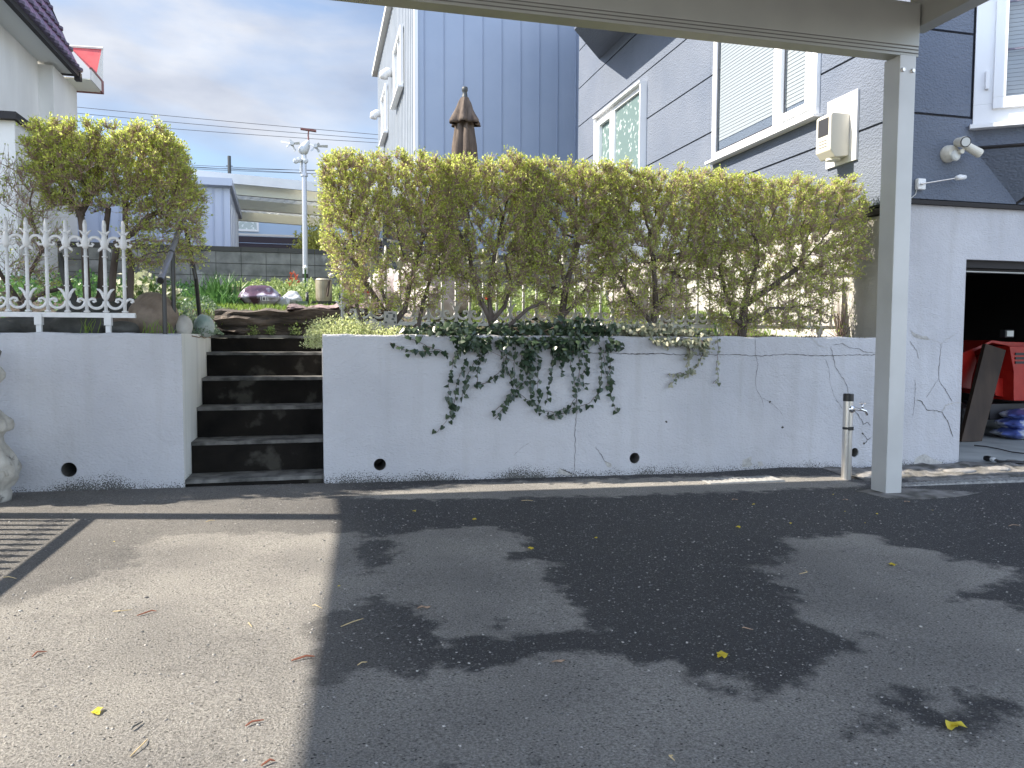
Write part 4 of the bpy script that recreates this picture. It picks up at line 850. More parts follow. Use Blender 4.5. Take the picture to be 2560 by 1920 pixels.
def shrub(name, loc, label, cat, chains, env, natt, ntw, nleaf, seed, group=None, leafm=None, stem=.02, lmin=.016, lmax=.032, rmax=.045, tip=.0020, shell=None, twigl=(.05, .13)):
    t = empty(name, loc, label, cat, group)
    nodes, par = grow(chains, env, natt, seed=seed)
    R, cnt = radii(nodes, par, tip); R = np.minimum(R*1.0, rmax)
    n0 = len(chains[0])+sum(len(c)-1 for c in chains[1:]); zz_ = nodes[:n0, 2]; f0 = np.clip((zz_-zz_.min())/max(zz_.max()-zz_.min(), .1), 0, 1)
    R[:n0] = np.maximum(R[:n0], stem*(1-.5*f0))
    r = np.random.default_rng(seed+50)
    i = np.arange(1, len(nodes)); i = i[par[1:] >= 0]
    P0, P1, R0, R1 = nodes[par[i]], nodes[i], R[par[i]], R[i]
    R0 = np.minimum(R0, R1*1.5)
    big = R1 > .0055
    Vs, Fs, o_ = [], [], 0
    for m_, k in ((big, 6), (~big, 3)):
        if m_.any():
            V, F = tubes_geo(P0[m_]-(P1[m_]-P0[m_])*.12*(k == 6), P1[m_], R0[m_], R1[m_], k); Vs.append(V); Fs.append(F+o_); o_ += len(V)
    if big.any():
        V, F = Vs[0], Fs[0]; npmesh('trunk', V, F, M_bark, t)
    # fine twigs
    cand = np.where(R < .006)[0]
    wgt = np.ones(len(cand)) if shell is None else shell(nodes[cand])
    pick = r.choice(cand, ntw, p=wgt/wgt.sum())
    c = nodes[cand].mean(0); out = norm(nodes[pick]-np.array([c[0], c[1], c[2]-.3]))
    d = norm(out*.7+r.normal(size=out.shape)*.55+np.array([0, 0, .35])); ln = r.uniform(*twigl, ntw)
    T0 = nodes[pick]; T1 = T0+d*ln[:, None]
    Vt, Ft = tubes_geo(T0, T1, np.full(ntw, .0019), np.full(ntw, .0010), 3)
    Va = [Vt]; Fa = [Ft]; o_ = len(Vt)
    if (~big).any(): Va.append(Vs[-1]); Fa.append(Fs[-1]-(Fs[-1].min())+o_)
    npmesh('twigs', np.concatenate(Va), np.concatenate(Fa), M_twig, t)
    # leaves: small rosettes at twig tips and a few along the twigs
    k = r.integers(0, ntw, nleaf); f_ = np.where(r.random(nleaf) < .6, 1.0, r.uniform(.3, 1, nleaf))
    P = T0[k]+(T1[k]-T0[k])*f_[:, None]; D = norm(d[k]+r.normal(size=(nleaf, 3))*.75+np.array([0, 0, .3]))
    Ll = r.uniform(lmin, lmax, nleaf); dk = r.random(nleaf) < .33
    for mask, mt in ((~dk, leafm or M_leaf), (dk, M_leafd)):
        V, F = leaves_geo(P[mask], D[mask], Ll[mask], Ll[mask]*r.uniform(.38, .62, mask.sum())); npmesh('leaves', V, F, mt, t)
    return t
def hedge_env(cx, cy, wl_, wr2, zb, zt, dy, taper=.5, skew=0, topr=.10):
    def f(n, r):
        out = []
        while len(out) < n:
            z = zb+(zt-zb)*r.random()**.88
            f_ = (z-zb)/(zt-zb); wd = taper+(1-taper)*sm(f_/.45)
            # rounded shoulders
            e = max(0, (z-(zt-topr*2.2))/(topr*2.2)); wd -= .16*e*e
            a = 2*r.random()-1; a = math.copysign(abs(a)**.75, a); x = a*(wr2 if a > 0 else wl_)*wd
            yy = 2*r.random()-1; yy = math.copysign(abs(yy)**.7, yy); y = yy*dy*(.55+.45*sm(f_/.5))
            if (a/1)**4+(yy)**4 > 1.35: continue
            zz_ = z + .02*math.sin(9*x)+.015*r.normal()
            out.append((cx+x+skew*f_, cy+y, zz_))
        return np.array(out)
    return f
HY = 6.46
def top_shell(zt):
    return lambda P: .8 + .9*np.clip((P[:, 2]-1.7)/(zt-1.7), 0, 1)**1.5 + .9*np.clip(np.abs(P[:, 1]-HY)/.3, 0, 1)
G1 = 'clipped shrubs growing in the hedge on the wall'
hedge = [
 # cx, left, right, zb, zt, taper, chains (first is trunk), label
 (.62, .58, .50, 1.34, 2.55, .70, [[(.62, HY, 1.08), (.60, HY, 1.22), (.56, HY, 1.36), (.50, HY, 1.52)], [1, (.70, HY-.02, 1.34), (.74, HY, 1.55), (.80, HY, 1.75)], [1, (.50, HY+.03, 1.38), (.38, HY+.02, 1.56), (.28, HY, 1.75)], [0, (.82, HY+.03, 1.22), (.86, HY+.04, 1.42), (.92, HY, 1.62)], [0, (.36, HY-.04, 1.2), (.30, HY-.05, 1.38)]], 'leftmost shrub of the hedge, rounded end beside the dark steps'),
 (1.45, .50, .46, 1.44, 2.57, .52, [[(1.46, HY, 1.08), (1.44, HY, 1.25), (1.42, HY, 1.42), (1.43, HY, 1.62), (1.47, HY, 1.85)], [1, (1.36, HY, 1.40), (1.28, HY+.02, 1.62), (1.24, HY, 1.85)], [1, (1.55, HY-.02, 1.38), (1.60, HY-.03, 1.55), (1.56, HY, 1.8)], [0, (1.62, HY-.06, 1.25), (1.74, HY-.08, 1.36), (1.88, HY-.08, 1.42), (2.0, HY-.05, 1.56)]], 'second shrub from the left in the hedge, with dark upright forked stems'),
 (2.10, .46, .48, 1.36, 2.57, .60, [[(2.08, HY+.03, 1.08), (2.08, HY+.03, 1.3), (2.10, HY, 1.55), (2.06, HY, 1.75)], [2, (2.16, HY, 1.75), (2.22, HY, 1.95)], [1, (2.20, HY, 1.42), (2.3, HY, 1.56)]], 'middle shrub of the hedge, airy, rising above the dark ivy'),
 (2.92, .54, .54, 1.30, 2.58, .66, [[(2.92, HY, 1.08), (2.93, HY, 1.24), (2.96, HY, 1.38), (2.95, HY, 1.55), (2.93, HY, 1.8)], [1, (2.84, HY, 1.34), (2.74, HY, 1.44), (2.64, HY, 1.6)], [2, (3.06, HY, 1.52), (3.14, HY, 1.72)]], 'fourth shrub of the hedge, dense, above the variegated ivy'),
 (3.98, .66, 1.03, 1.20, 2.57, .60, [[(3.80, HY-.05, 1.08), (3.81, HY-.05, 1.24), (3.83, HY-.03, 1.42), (3.90, HY, 1.62), (3.98, HY, 1.85)], [1, (3.72, HY-.04, 1.30), (3.66, HY-.02, 1.50), (3.60, HY, 1.72)], [2, (3.98, HY-.04, 1.52), (4.15, HY-.02, 1.62), (4.4, HY, 1.78)], [1, (3.96, HY-.08, 1.32), (4.08, HY-.1, 1.40), (4.2, HY-.1, 1.40)]], 'rightmost shrub of the hedge, widest, leaning out towards the carport post'),
]
for k, (cx, a_, b_, zb, zt, tp_, ch, lab) in enumerate(hedge):
    nat = int(3300*(a_+b_)); 
    t = shrub('hedge_shrub', (cx, HY, 1.1), lab, 'shrub', ch, hedge_env(cx, HY, a_, b_, zb, zt, .23, tp_, skew=(.08 if k == 4 else 0)), nat, int(18000*(a_+b_)), int(32000*(a_+b_)), 100+k, G1, shell=top_shell(zt), tip=.0024, twigl=(.03, .09), lmin=.013, lmax=.028)
# clipped tree on the left: bare forked stems, boxy crown
TY = 6.86
env = lambda n, r: np.concatenate([hedge_env(-1.60, TY, .54, .58, 2.10, 2.72, .34, .9)(int(n*.7), r), hedge_env(-1.28, TY, .22, .36, 1.68, 2.4, .26, .9)(int(n*.3), r)])
ch = [[(-1.80, TY, 1.15), (-1.80, TY, 1.5), (-1.81, TY, 1.85), (-1.83, TY, 2.08)], [3, (-1.93, TY, 2.24), (-2.02, TY, 2.44), (-2.08, TY, 2.62)], [3, (-1.74, TY, 2.25), (-1.70, TY+.03, 2.45)], [0, (-1.72, TY+.08, 1.45), (-1.70, TY+.1, 1.8), (-1.64, TY+.06, 2.15)],
      [0, (-1.62, TY-.03, 1.32), (-1.60, TY-.03, 1.6), (-1.57, TY, 1.86), (-1.45, TY, 1.95), (-1.33, TY, 2.08)], [0, (-1.50, TY+.05, 1.35), (-1.48, TY+.05, 1.7), (-1.52, TY+.05, 1.9), (-1.50, TY, 2.2)], [3, (-1.78, TY+.1, 2.3)]]
shrub('clipped_tree', (-1.75, TY, 1.15), 'square clipped tree with bare forked trunks behind the left white fence', 'tree', ch, env, 5200, 20000, 46000, 201, leafm=M_leaf, stem=.036, rmax=.048, tip=.0026, twigl=(.03, .09), lmin=.013, lmax=.028,
      shell=lambda P: .4+1.0*np.clip((P[:, 2]-1.9)/1.0, 0, 1))
# thin straggly bush at the frame edge
env = lambda n, r: hedge_env(-2.42, 6.9, .45, .42, 1.32, 2.45, .3, .8)(n, r)
ch = [[(-2.3, 6.9, 1.1), (-2.28, 6.9, 1.35), (-2.22, 6.9, 1.6)], [1, (-2.42, 6.88, 1.6), (-2.5, 6.9, 1.85)], [2, (-2.12, 6.9, 1.8), (-2.2, 6.9, 2.05)], [1, (-2.1, 6.85, 1.45), (-1.95, 6.85, 1.5)], [0, (-2.0, 6.8, 1.25), (-1.8, 6.8, 1.35)]]
shrub('straggly_bush', (-2.3, 6.9, 1.15), 'thin straggly dark bush at the left edge behind the white fence', 'shrub', ch, env, 750, 2000, 4000, 301, leafm=M_leafd, lmin=.014, lmax=.026, twigl=(.05, .16))
# hedge carrying on to the left, out of the picture; it shades the foot of the wall
mk = lambda x0, y0, zt: (lambda n, r: np.stack([x0+r.uniform(-.72, .72, n), y0+r.uniform(-.30, .30, n), r.uniform(1.45, zt, n)], 1))
HL = shrub('hedge_shrub', (-3.45, 6.25, 1.1), 'tall clipped shrub continuing the hedge beyond the left end of the wall', 'shrub', [[(-3.45, 6.37, 1.1), (-3.45, 6.37, 1.5), (-3.4, 6.37, 2.0)]], mk(-3.45, 6.37, 3.0), 900, 3600, 9000, 401, 'tall shrubs continuing the hedge to the left', leafm=M_leafd, lmin=.04, lmax=.06)
for dx, lb in ((-1.25, 'second tall clipped shrub beyond the left frame edge, behind the wall'), (-2.5, 'third and farthest tall clipped shrub beyond the left frame edge')): c = copy_tree(HL); c.location.x += dx; c['label'] = lb
# unseen tree added to block sun, shading the left half of the clipped tree
mk2 = lambda n, r: np.stack([-4.15+r.uniform(-.5, .5, n), 7.1+r.uniform(-.55, .55, n), r.uniform(3.2, 4.35, n)], 1)
shrub('added_shade_tree', (-4.15, 7.1, 1.1), 'tall leafy tree added beyond the left frame edge to shade the clipped tree', 'tree', [[(-4.15, 7.1, 1.1), (-4.15, 7.1, 2.0), (-4.15, 7.1, 3.1)]], mk2, 900, 3600, 9000, 402, leafm=M_leafd, lmin=.05, lmax=.08)
# old dark stub leaning behind the fence
mb = MB(); mb.tube([(-1.78, 6.5, 1.12), (-1.80, 6.52, 1.35), (-1.88, 6.55, 1.6), (-1.90, 6.56, 1.74)], [.05, .036, .026, .016], 9)
tag(mb.build('dead_stump', M_rockg, smooth=True), 'dark dead branch stub leaning behind the left white fence', 'branch')

# ================================================================== ORNAMENTAL FENCES
def arc(cx, cz, rx, rz, a0, a1, y, n=12): return [Vector((cx+rx*math.cos(a), y, cz+rz*math.sin(a))) for a in [a0+(a1-a0)*k/n for k in range(n+1)]]
def fence(x0, n, sp_, y, zr, label, xr0, xr1, brk):
    H = .79/1430  # helper scale: not used directly
    s = .000788; Z = lambda py: zr+(1430-py)*s
    f = empty('ornamental_fence', ((xr0+xr1)/2, y, zr-.14), label, 'fence')
    def picket(kind):
        P = empty  # noqa
        mb = MB(); b = .0135
        mb.tube([(0, 0, Z(1425)), (0, 0, Z(1150)), (0, 0, Z(860))], [.0125, .0125, .0115], 10)
        mb.lathe([(.012, 0), (.022, .003), (.022, .010), (.012, .016)], (0, 0, Z(1428)), 10)
        for py in (1190, 925): mb.lathe([(.012, -.006), (.020, -.003), (.020, .003), (.012, .006)], (0, 0, Z(py)), 10)
        # neck, leafed collar and spear
        mb.lathe([(.012, 0), (.024, .02), (.026, .05), (.018, .085), (.014, .11)], (0, 0, Z(860)), 8)
        mb.prism([(-.012, -.006, Z(745)), (.012, -.006, Z(745)), (.016, -.006, Z(715)), (.012, -.006, Z(690)), (.013, -.006, Z(640)), (.007, -.006, Z(603)), (0, -.006, Z(596)), (-.007, -.006, Z(603)), (-.013, -.006, Z(640)), (-.012, -.006, Z(690)), (-.016, -.006, Z(715))], (0, .012, 0))
        for sgn in (-1, 1):
            q = [(0, -.006, Z(742)), (sgn*.012, -.006, Z(742)), (sgn*.024, -.006, Z(722)), (sgn*.034, -.006, Z(702)), (sgn*.044, -.006, Z(690)), (sgn*.026, -.006, Z(694)), (sgn*.013, -.006, Z(712)), (0, -.006, Z(715))]
            mb.prism(q if sgn > 0 else q[::-1], (0, .012, 0))
            if kind == 0:   # V leaves low, drooping leaves high
                mb.tube([(0, 0, Z(1310)), (sgn*.012, 0, Z(1285)), (sgn*.022, 0, Z(1255)), (sgn*.040, 0, Z(1225)), (sgn*.058, 0, Z(1214))], [.014, .013, .011, .009, .004], 8, flat=.7)
                mb.tube([(0, 0, Z(840)), (sgn*.020, 0, Z(850)), (sgn*.036, 0, Z(868)), (sgn*.040, 0, Z(882))], [.012, .011, .009, .004], 7, flat=.7)
            else:
                for py in (1322,):
                    mb.tube([(sgn*.004, 0, Z(1345)), (sgn*.014, 0, Z(1318)), (sgn*.034, 0, Z(1304)), (sgn*.054, 0, Z(1310)), (sgn*.058, 0, Z(1326)), (sgn*.046, 0, Z(1334)), (sgn*.038, 0, Z(1326))], [.010, .010, .010, .009, .009, .008, .006], 8)
                mb.tube([(sgn*.046, 0, Z(770)), (sgn*.018, 0, Z(775)), (sgn*.012, 0, Z(800)), (sgn*.022, 0, Z(828)), (sgn*.044, 0, Z(832)), (sgn*.052, 0, Z(815)), (sgn*.040, 0, Z(806))], [.010, .010, .010, .010, .009, .009, .007], 8)
        return mb
    protos = {}
    for k in range(n):
        x = x0+k*sp_; kd = k % 2
        if kd not in protos:
            o = picket(kd).build('picket', M_iron, None, smooth=True, origin=(0, 0, 0)); o.parent = f; protos[kd] = o
        else: o = protos[kd].copy(); COL.objects.link(o); o.parent = f
        o.location = Vector((x, y, 0))-f.location
    pa = pu = None
    for k in range(n-1):
        x = x0+k*sp_+sp_/2
        if pa is None:
            mb = MB(); mb.tube(arc(0, Z(815), sp_*.36, .050, math.pi*1.0, 0, 0), .0105, 8); pa = mb.build('arch', M_iron, None, smooth=True, origin=(0, 0, 0)); pa.parent = f; o1 = pa
            mb = MB(); mb.tube(arc(0, Z(1325), sp_*.42, .052, math.pi, 2*math.pi, 0), .0105, 8); pu = mb.build('scroll', M_iron, None, smooth=True, origin=(0, 0, 0)); pu.parent = f; o2 = pu
        else:
            o1 = pa.copy(); o2 = pu.copy(); COL.objects.link(o1); COL.objects.link(o2); o1.parent = o2.parent = f
        o1.location = o2.location = Vector((x, y, 0))-f.location
    mb = MB(); mb.box(xr0, xr1, y-.02, y+.02, zr-.035, zr-.012); mb.box(xr0, xr1, y-.014, y+.014, zr-.012, zr); mb.build('base_rail', M_iron, f, bevel=.002)
    for x in brk:
        mb = MB(); mb.box(x-.024, x+.024, y-.028, y+.024, zr-.09, zr-.010); mb.box(x-.017, x+.017, y-.016, y+.016, zr-.15, zr-.09)
        mb.build('bracket', M_iron, f, bevel=.003)
fence(-1.35-.124*9, 10, .124, 6.08, 1.275, 'white cast iron fence with spear tips on the short left wall', -2.7, -1.28, (-1.905, -1.46, -2.4))
fence(.20, 40, .124, 6.80, 1.25, 'long white cast iron fence standing behind the hedge shrubs', .14, 5.10, (.5, 1.6, 2.7, 3.8, 4.9))

# ================================================================== IVY
LEAF = np.array([(0, 0), (.28, .14), (.5, -.08), (.34, -.5), (0, -1.0), (-.34, -.5), (-.5, -.08), (-.28, .14)], float)
def ivy_leaves(P, size, mat, parent, face=(0, -1, .25), spread=.55, down=(0, 0, -1)):
    n = len(P); r = rng
    nrm_ = norm(np.array(face)[None]+r.normal(size=(n, 3))*spread); dn = norm(np.array(down)[None]+r.normal(size=(n, 3))*spread)
    a = norm(np.cross(dn, nrm_)); dn = np.cross(nrm_, a)
    V = np.zeros((n, 8, 3))
    for k, (lx, lz) in enumerate(LEAF):
        V[:, k] = P + (a*lx*.95 - dn*lz*1.0 + nrm_*(-abs(lx)*.25+.06*lz))*size[:, None]
    i = np.arange(n)*8; F5 = np.concatenate([i[:, None]+np.array([[0, 1, 2, 3, 4]]), i[:, None]+np.array([[0, 4, 5, 6, 7]])])
    return npmesh('leaves', V.reshape(-1, 3), F5, mat, parent)
def in_poly(P, poly):
    x, y = P[:, 0], P[:, 1]; ins = np.zeros(len(P), bool); n = len(poly)
    for i in range(n):
        (x1, y1), (x2, y2) = poly[i], poly[(i+1) % n]
        c = (y1 > y) != (y2 > y)
        if y1 != y2: ins ^= c & (x < x1+(y-y1)*(x2-x1)/(y2-y1))
    return ins
def ivy(name, label, mass, dens, vines, fn, mat, size, spacing, base, seed):
    r = np.random.default_rng(seed); t = empty(name, base, label, 'ivy')
    A = np.array(mass); mn, mx_ = A.min(0), A.max(0)
    Q = r.uniform(mn, mx_, (dens*4, 2)); Q = Q[in_poly(Q, mass)][:dens]
    P = []
    for u_, v_ in Q:
        p = PY(*fn(u_, v_), YW-.03)
        if p.z > ZT-.01: y = YW-.06+r.random()*.36; k = (y/(YW-.03)); p = Vector((p.x*1.0, y, ZT+.02+r.random()*max(.03, (p.z-ZT)*1.0)))
        else: p = Vector((p.x, YW-.02-r.random()*.09, p.z))
        P.append(p)
    P = np.array([tuple(p) for p in P]); S = r.uniform(size*.7, size*1.25, len(P))
    mb = MB(); VL = []
    for vn in vines:
        pts = [PY(*fn(*q), YW-.018-.02*r.random()) for q in vn]
        sm_ = []
        for i in range(len(pts)-1):
            for k in range(4): sm_.append(pts[i].lerp(pts[i+1], k/4)+Vector((r.normal()*.003, r.normal()*.004, r.normal()*.003)))
        sm_.append(pts[-1]); mb.tube(sm_, .0022, 4)
        d = 0; nxt = r.uniform(0, spacing)
        for a_, b_ in zip(sm_, sm_[1:]):
            seg = (b_-a_).length
            while nxt < d+seg:
                q = a_.lerp(b_, (nxt-d)/max(seg, 1e-6)); VL.append(tuple(q+Vector((r.normal()*.012, -.008-abs(r.normal())*.01, r.normal()*.01)))); nxt += spacing*r.uniform(.3, 1.7)
            d += seg
    for k in range(60):
        i = r.integers(0, len(P)); j = r.integers(0, len(P)); a_, b_ = Vector(P[i]), Vector(P[j])
        if (a_-b_).length < .35: mb.tube([a_, (a_+b_)/2+Vector((0, -.02, -.02)), b_], .002, 3)
    mb.build('stems', M_ivystem, t)
    ivy_leaves(P, S, mat, t, spread=.6, face=(0, -.8, .55))
    if VL: VL = np.array(VL); ivy_leaves(VL, r.uniform(size*.55, size*1.0, len(VL)), mat, t, spread=.42)
    return t
mass = [(540, 130), (640, 95), (800, 55), (960, 60), (1150, 70), (1350, 55), (1600, 25), (1700, 20), (1950, 60), (1985, 150), (1975, 250), (1900, 235), (1880, 160), (1780, 180), (1760, 260), (1700, 265), (1640, 300), (1560, 320), (1530, 200), (1440, 230), (1400, 380), (1340, 330), (1370, 220), (1280, 190), (1210, 230), (1170, 150), (1140, 200), (1110, 260), (1060, 255), (1010, 235), (960, 260), (925, 230), (905, 160), (800, 150), (700, 165), (600, 150)]
vines = [[(590, 150), (700, 200), (790, 240), (880, 270)], [(500, 195), (560, 230), (640, 258), (760, 255), (860, 265)], [(935, 250), (905, 300), (895, 380), (880, 460), (880, 540), (895, 620), (880, 680), (850, 720), (790, 782)], [(1000, 300), (960, 380), (930, 470), (915, 560), (905, 680)],
         [(1100, 270), (1040, 330), (1000, 400), (975, 480), (965, 550)], [(1110, 280), (1075, 340), (1065, 420), (1055, 470)], [(1180, 190), (1230, 300), (1220, 370), (1170, 420), (1110, 460), (1065, 475)], [(1250, 240), (1240, 320), (1270, 400), (1300, 500), (1380, 560), (1430, 600), (1480, 640), (1580, 640), (1650, 610), (1690, 560)],
         [(1310, 220), (1300, 330), (1300, 450), (1270, 540), (1230, 620), (1175, 690)], [(1380, 230), (1400, 340), (1370, 450), (1290, 520), (1250, 570), (1160, 650)], [(1450, 200), (1455, 330), (1455, 480), (1460, 650)], [(1545, 210), (1550, 330), (1530, 450), (1510, 550), (1500, 600)], [(1380, 300), (1420, 420), (1400, 520)],
         [(1610, 220), (1610, 330), (1610, 410)], [(1665, 260), (1665, 350), (1690, 470), (1700, 560), (1680, 630)], [(1750, 260), (1770, 350), (1740, 400), (1745, 480)], [(1850, 240), (1865, 320), (1860, 420), (1840, 520), (1790, 580), (1715, 610)], [(1900, 230), (1920, 330), (1900, 430), (1920, 520), (1960, 655)], [(1500, 665), (1560, 668), (1620, 655), (1670, 620)],
         [(1840, 200), (1880, 300), (1900, 400), (1895, 480)], [(1400, 250), (1390, 380), (1410, 480), (1405, 540)], [(1350, 250), (1350, 360), (1330, 470)], [(1700, 200), (1720, 330), (1715, 480)]]
ivy('dark_ivy', 'dark green ivy mass hanging in long strands over the middle of the white wall', mass, 1250, vines, q3, M_ivy, .050, .030, (1.7, YW, 1.1), 5)
mass = [(-20, 90), (100, 70), (250, 60), (420, 60), (560, 75), (650, 110), (720, 130), (735, 165), (690, 190), (680, 250), (650, 300), (620, 320), (600, 240), (560, 250), (540, 310), (500, 340), (520, 250), (470, 230), (380, 240), (280, 235), (250, 190), (100, 172), (-30, 170)]
vines = [[(560, 260), (540, 330), (510, 380), (530, 430), (500, 460), (440, 470), (420, 510), (380, 525)], [(630, 300), (600, 370), (560, 430), (510, 460), (470, 445), (375, 455)], [(640, 290), (610, 340), (590, 400)], [(735, 180), (740, 280), (735, 400), (748, 480), (705, 520)], [(545, 300), (520, 350), (495, 345)], [(360, 190), (370, 250)]]
ivy('variegated_ivy', 'cream edged variegated ivy spilling over the wall right of the dark ivy', mass, 850, vines, q4, M_ivyv, .036, .022, (2.9, YW, 1.1), 6)
# ================================================================== BACKGROUND BUILDINGS
# grey block wall
WB = 13.7
bw = empty('block_wall', (-1, WB, 1.9), 'weathered grey concrete block wall across the back of the garden', 'block wall')
zt_, xb0, xb1 = 2.62, -9.6, 4.6
mb = MB(); mb.box(xb0, xb1, WB+.012, WB+.10, 1.4, zt_-.08); mb.build('mortar', M_joint, bw)
mb = MB(); z = zt_-.08; row = 0
while z > 1.5:
    x = xb0
    while x < xb1: mb.box(x+.004, x+.394, WB-random.uniform(0, .002), WB+.05, z-.193, z-.003); x += .398
    z -= .2; row += 1
mb.build('blocks', M_block, bw)
mb = MB(); x = xb0
while x < xb1: mb.box(x+.003, x+.593, WB-.012, WB+.11, zt_-.078, zt_); x += .597
mb.build('coping', M_joint, bw)
# tall blue-grey metal clad building
bb = empty('metal_building', (7, 22, 1.9), 'tall blue grey metal clad building with pale ribbed side and flat seamed front', 'building')
XB, YBB, ZB = 2.09, 17.0, 10.38
mb = MB(); mb.poly([(XB, YBB, 1.5), (12, YBB, 1.5), (12, YBB, ZB), (XB, YBB, ZB)]); mb.box(XB+.02, 12, YBB+.02, 27.8, ZB-.2, ZB-.02)
mb.poly([(XB+.05, 27.8, 1.5), (12, 27.8, 1.5), (12, 27.8, ZB), (XB+.05, 27.8, ZB)]); mb.poly([(12, YBB, 1.5), (12, 27.8, 1.5), (12, 27.8, ZB), (12, YBB, ZB)]); mb.build('front_wall', M_bluemetal, bb)
mb = MB(); x = XB+.19
while x < 11.9: mb.prism([(x-.010, YBB-.001, 1.6), (x+.010, YBB-.001, 1.6), (x+.006, YBB-.016, 1.6), (x-.006, YBB-.016, 1.6)], (0, 0, ZB-1.65)); x += .432
mb.build('seam', pm('seam_blue', (.25, .30, .40), rough=.4), bb)
mb = MB(); y = YBB; P = []
while y < 27.8: P += [(XB, y), (XB, y+.14), (XB+.09, y+.17), (XB+.09, y+.31), ]; y += .34
P = [(XB, YBB)]+P
for a_, b_ in zip(P, P[1:]): mb.poly([(a_[0], a_[1], 1.5), (b_[0], b_[1], 1.5), (b_[0], b_[1], ZB-.03), (a_[0], a_[1], ZB-.03)])
mb.build('ribbed_wall', M_whiteblue, bb)
mb = MB(); mb.box(XB-.03, XB+.05, YBB-.03, YBB+.06, 1.5, ZB-.05); mb.build('corner_trim', M_white, bb)
mb = MB(); mb.box(XB-.16, XB+.10, YBB-.2, 28.3, ZB, ZB+.16); mb.build('eave', M_soffit, bb)
for (y0, y1, z0, z1) in ((19.3, 21.2, 7.3, 8.75), (23.64, 25.3, 7.3, 8.72)):
    mb = MB(); frame_box(mb, (XB-.02, y0, z0), (0, y1-y0, 0), (0, 0, z1-z0), .09, .07, (-1, 0, 0)); mb.box(XB-.06, XB, (y0+y1)/2-.04, (y0+y1)/2+.04, z0, z1); mb.box(XB-.16, XB-.02, y0-.05, y1+.05, z0-.06, z0-.01)
    wn = mb.build('window', M_white, bb); mb = MB(); mb.poly([(XB-.03, y1-.08, z0+.08), (XB-.03, y0+.08, z0+.08), (XB-.03, y0+.08, z1-.08), (XB-.03, y1-.08, z1-.08)]); mb.build('pane', M_glass, wn)
    mb = MB(); mb.poly([(XB-.005, y0+.05, z0+.05), (XB-.005, y1-.05, z0+.05), (XB-.005, y1-.05, z1-.05), (XB-.005, y0+.05, z1-.05)]); mb.build('curtain', M_plasticgrey, wn)
for (y, z) in ((22.4, 8.55), (26.5, 8.55)):
    mb = MB(); mb.tube([(XB, y, z+.05), (XB-.14, y, z+.05), (XB-.22, y, z), (XB-.24, y, z-.12)], [.12, .13, .13, .125], 12); mb.build('vent_hood', M_white, bb, smooth=True)
# slatted outdoor screen and box seen through the hedge, in front of the metal building
sc_ = empty('slatted_screen', (1.8, 11.5, 1.7), 'dark horizontal slatted screen behind the hedge below the parasol', 'screen')
for k in range(12):
    mb = MB(); z = 1.75+k*.115; mb.box(.95, 2.2, 11.5, 11.53, z, z+.07); mb.build('slat', M_patina, sc_)
mb = MB(); mb.box(.93, .99, 11.53, 11.58, 1.5, 3.15); mb.build('post', M_patina, sc_); mb = MB(); mb.box(2.15, 2.21, 11.53, 11.58, 1.5, 3.15); mb.build('post', M_patina, sc_)
# pale shed beyond the block wall
sh = empty('garden_shed', (-2.8, 16.6, 1.9), 'pale blue white panelled shed just behind the block wall', 'shed')
mb = MB(); mb.box(-7.4, -1.64, 16, 17.6, 1.6, 4.02); sb = mb.build('wall', M_shed, sh)
mb = MB(); x = -7.3
while x < -1.75: mb.box(x, x+.03, 15.985, 16.0, 1.7, 4.0); x += .17 if int(x*10) % 2 else .33
mb.build('panel_rib', pm('shed_rib', (.42, .46, .56)), sh)
mb = MB(); mb.prism([(-7.5, 15.85, 4.02), (-7.5, 15.85, 4.16), (-7.5, 17.75, 3.80), (-7.5, 17.75, 3.66)], (5.92, 0, 0)); mb.build('roof', M_shed, sh)
mb = MB(); y = 16.15
while y < 17.6: mb.box(-1.64, -1.625, y, y+.03, 1.7, 3.7); y += .3
mb.build('side_rib', M_white, sh)
# neighbour's carport with wavy roof
nc = empty('cream_carport', (-1, 17.5, 1.9), 'cream steel carport with wavy roof sheets behind the pale shed', 'carport')
fA, fB = Vector((-2.34, 16.23, 0)), Vector((.25, 16.9, 0)); e = (fB-fA).normalized(); dn = Vector((-e.y, e.x, 0)); R2 = Matrix.Rotation(math.atan2(e.y, e.x), 3, 'Z')
P0 = fA - e*4
def cbox(mb, s0, s1, d0, d1, z0, z1):
    q = [P0+e*s0+dn*d0, P0+e*s1+dn*d0, P0+e*s1+dn*d1, P0+e*s0+dn*d1]; mb.hexa([*[p+Vector((0, 0, z0)) for p in q], *[p+Vector((0, 0, z1)) for p in q]])
mb = MB(); cbox(mb, 0, 10, 0, .06, 4.17, 4.36); mb.build('fascia', M_whitep, nc)
for d in (.35, 2.15, 3.95):
    mb = MB(); cbox(mb, 0.1, 9.9, d, d+.10, 4.02, 4.235) ; mb.build('beam', M_creamroof, nc)
mb = MB(); K = 250; A1 = []
for k in range(K+1):
    s_ = 10*k/K; z = 4.29+.05*math.sin(2*math.pi*s_/.19)
    A1.append([mb.bm.verts.new(P0+e*s_+dn*d+Vector((0, 0, z))) for d in (.15, 5.1)])
for a_, b_ in zip(A1, A1[1:]): mb.bm.faces.new([a_[0], b_[0], b_[1], a_[1]])
mb.build('wavy_roof', pm('translucent_wavy_sheet', (.62, .63, .60), rough=.5, trans=.55), nc)
for s_, d in ((.4, .6), (9.6, .6), (.4, 4.3), (9.6, 4.3)):
    mb = MB(); cbox(mb, s_, s_+.14, d, d+.14, 1.7, 4.02); mb.build('post', M_creamroof, nc)
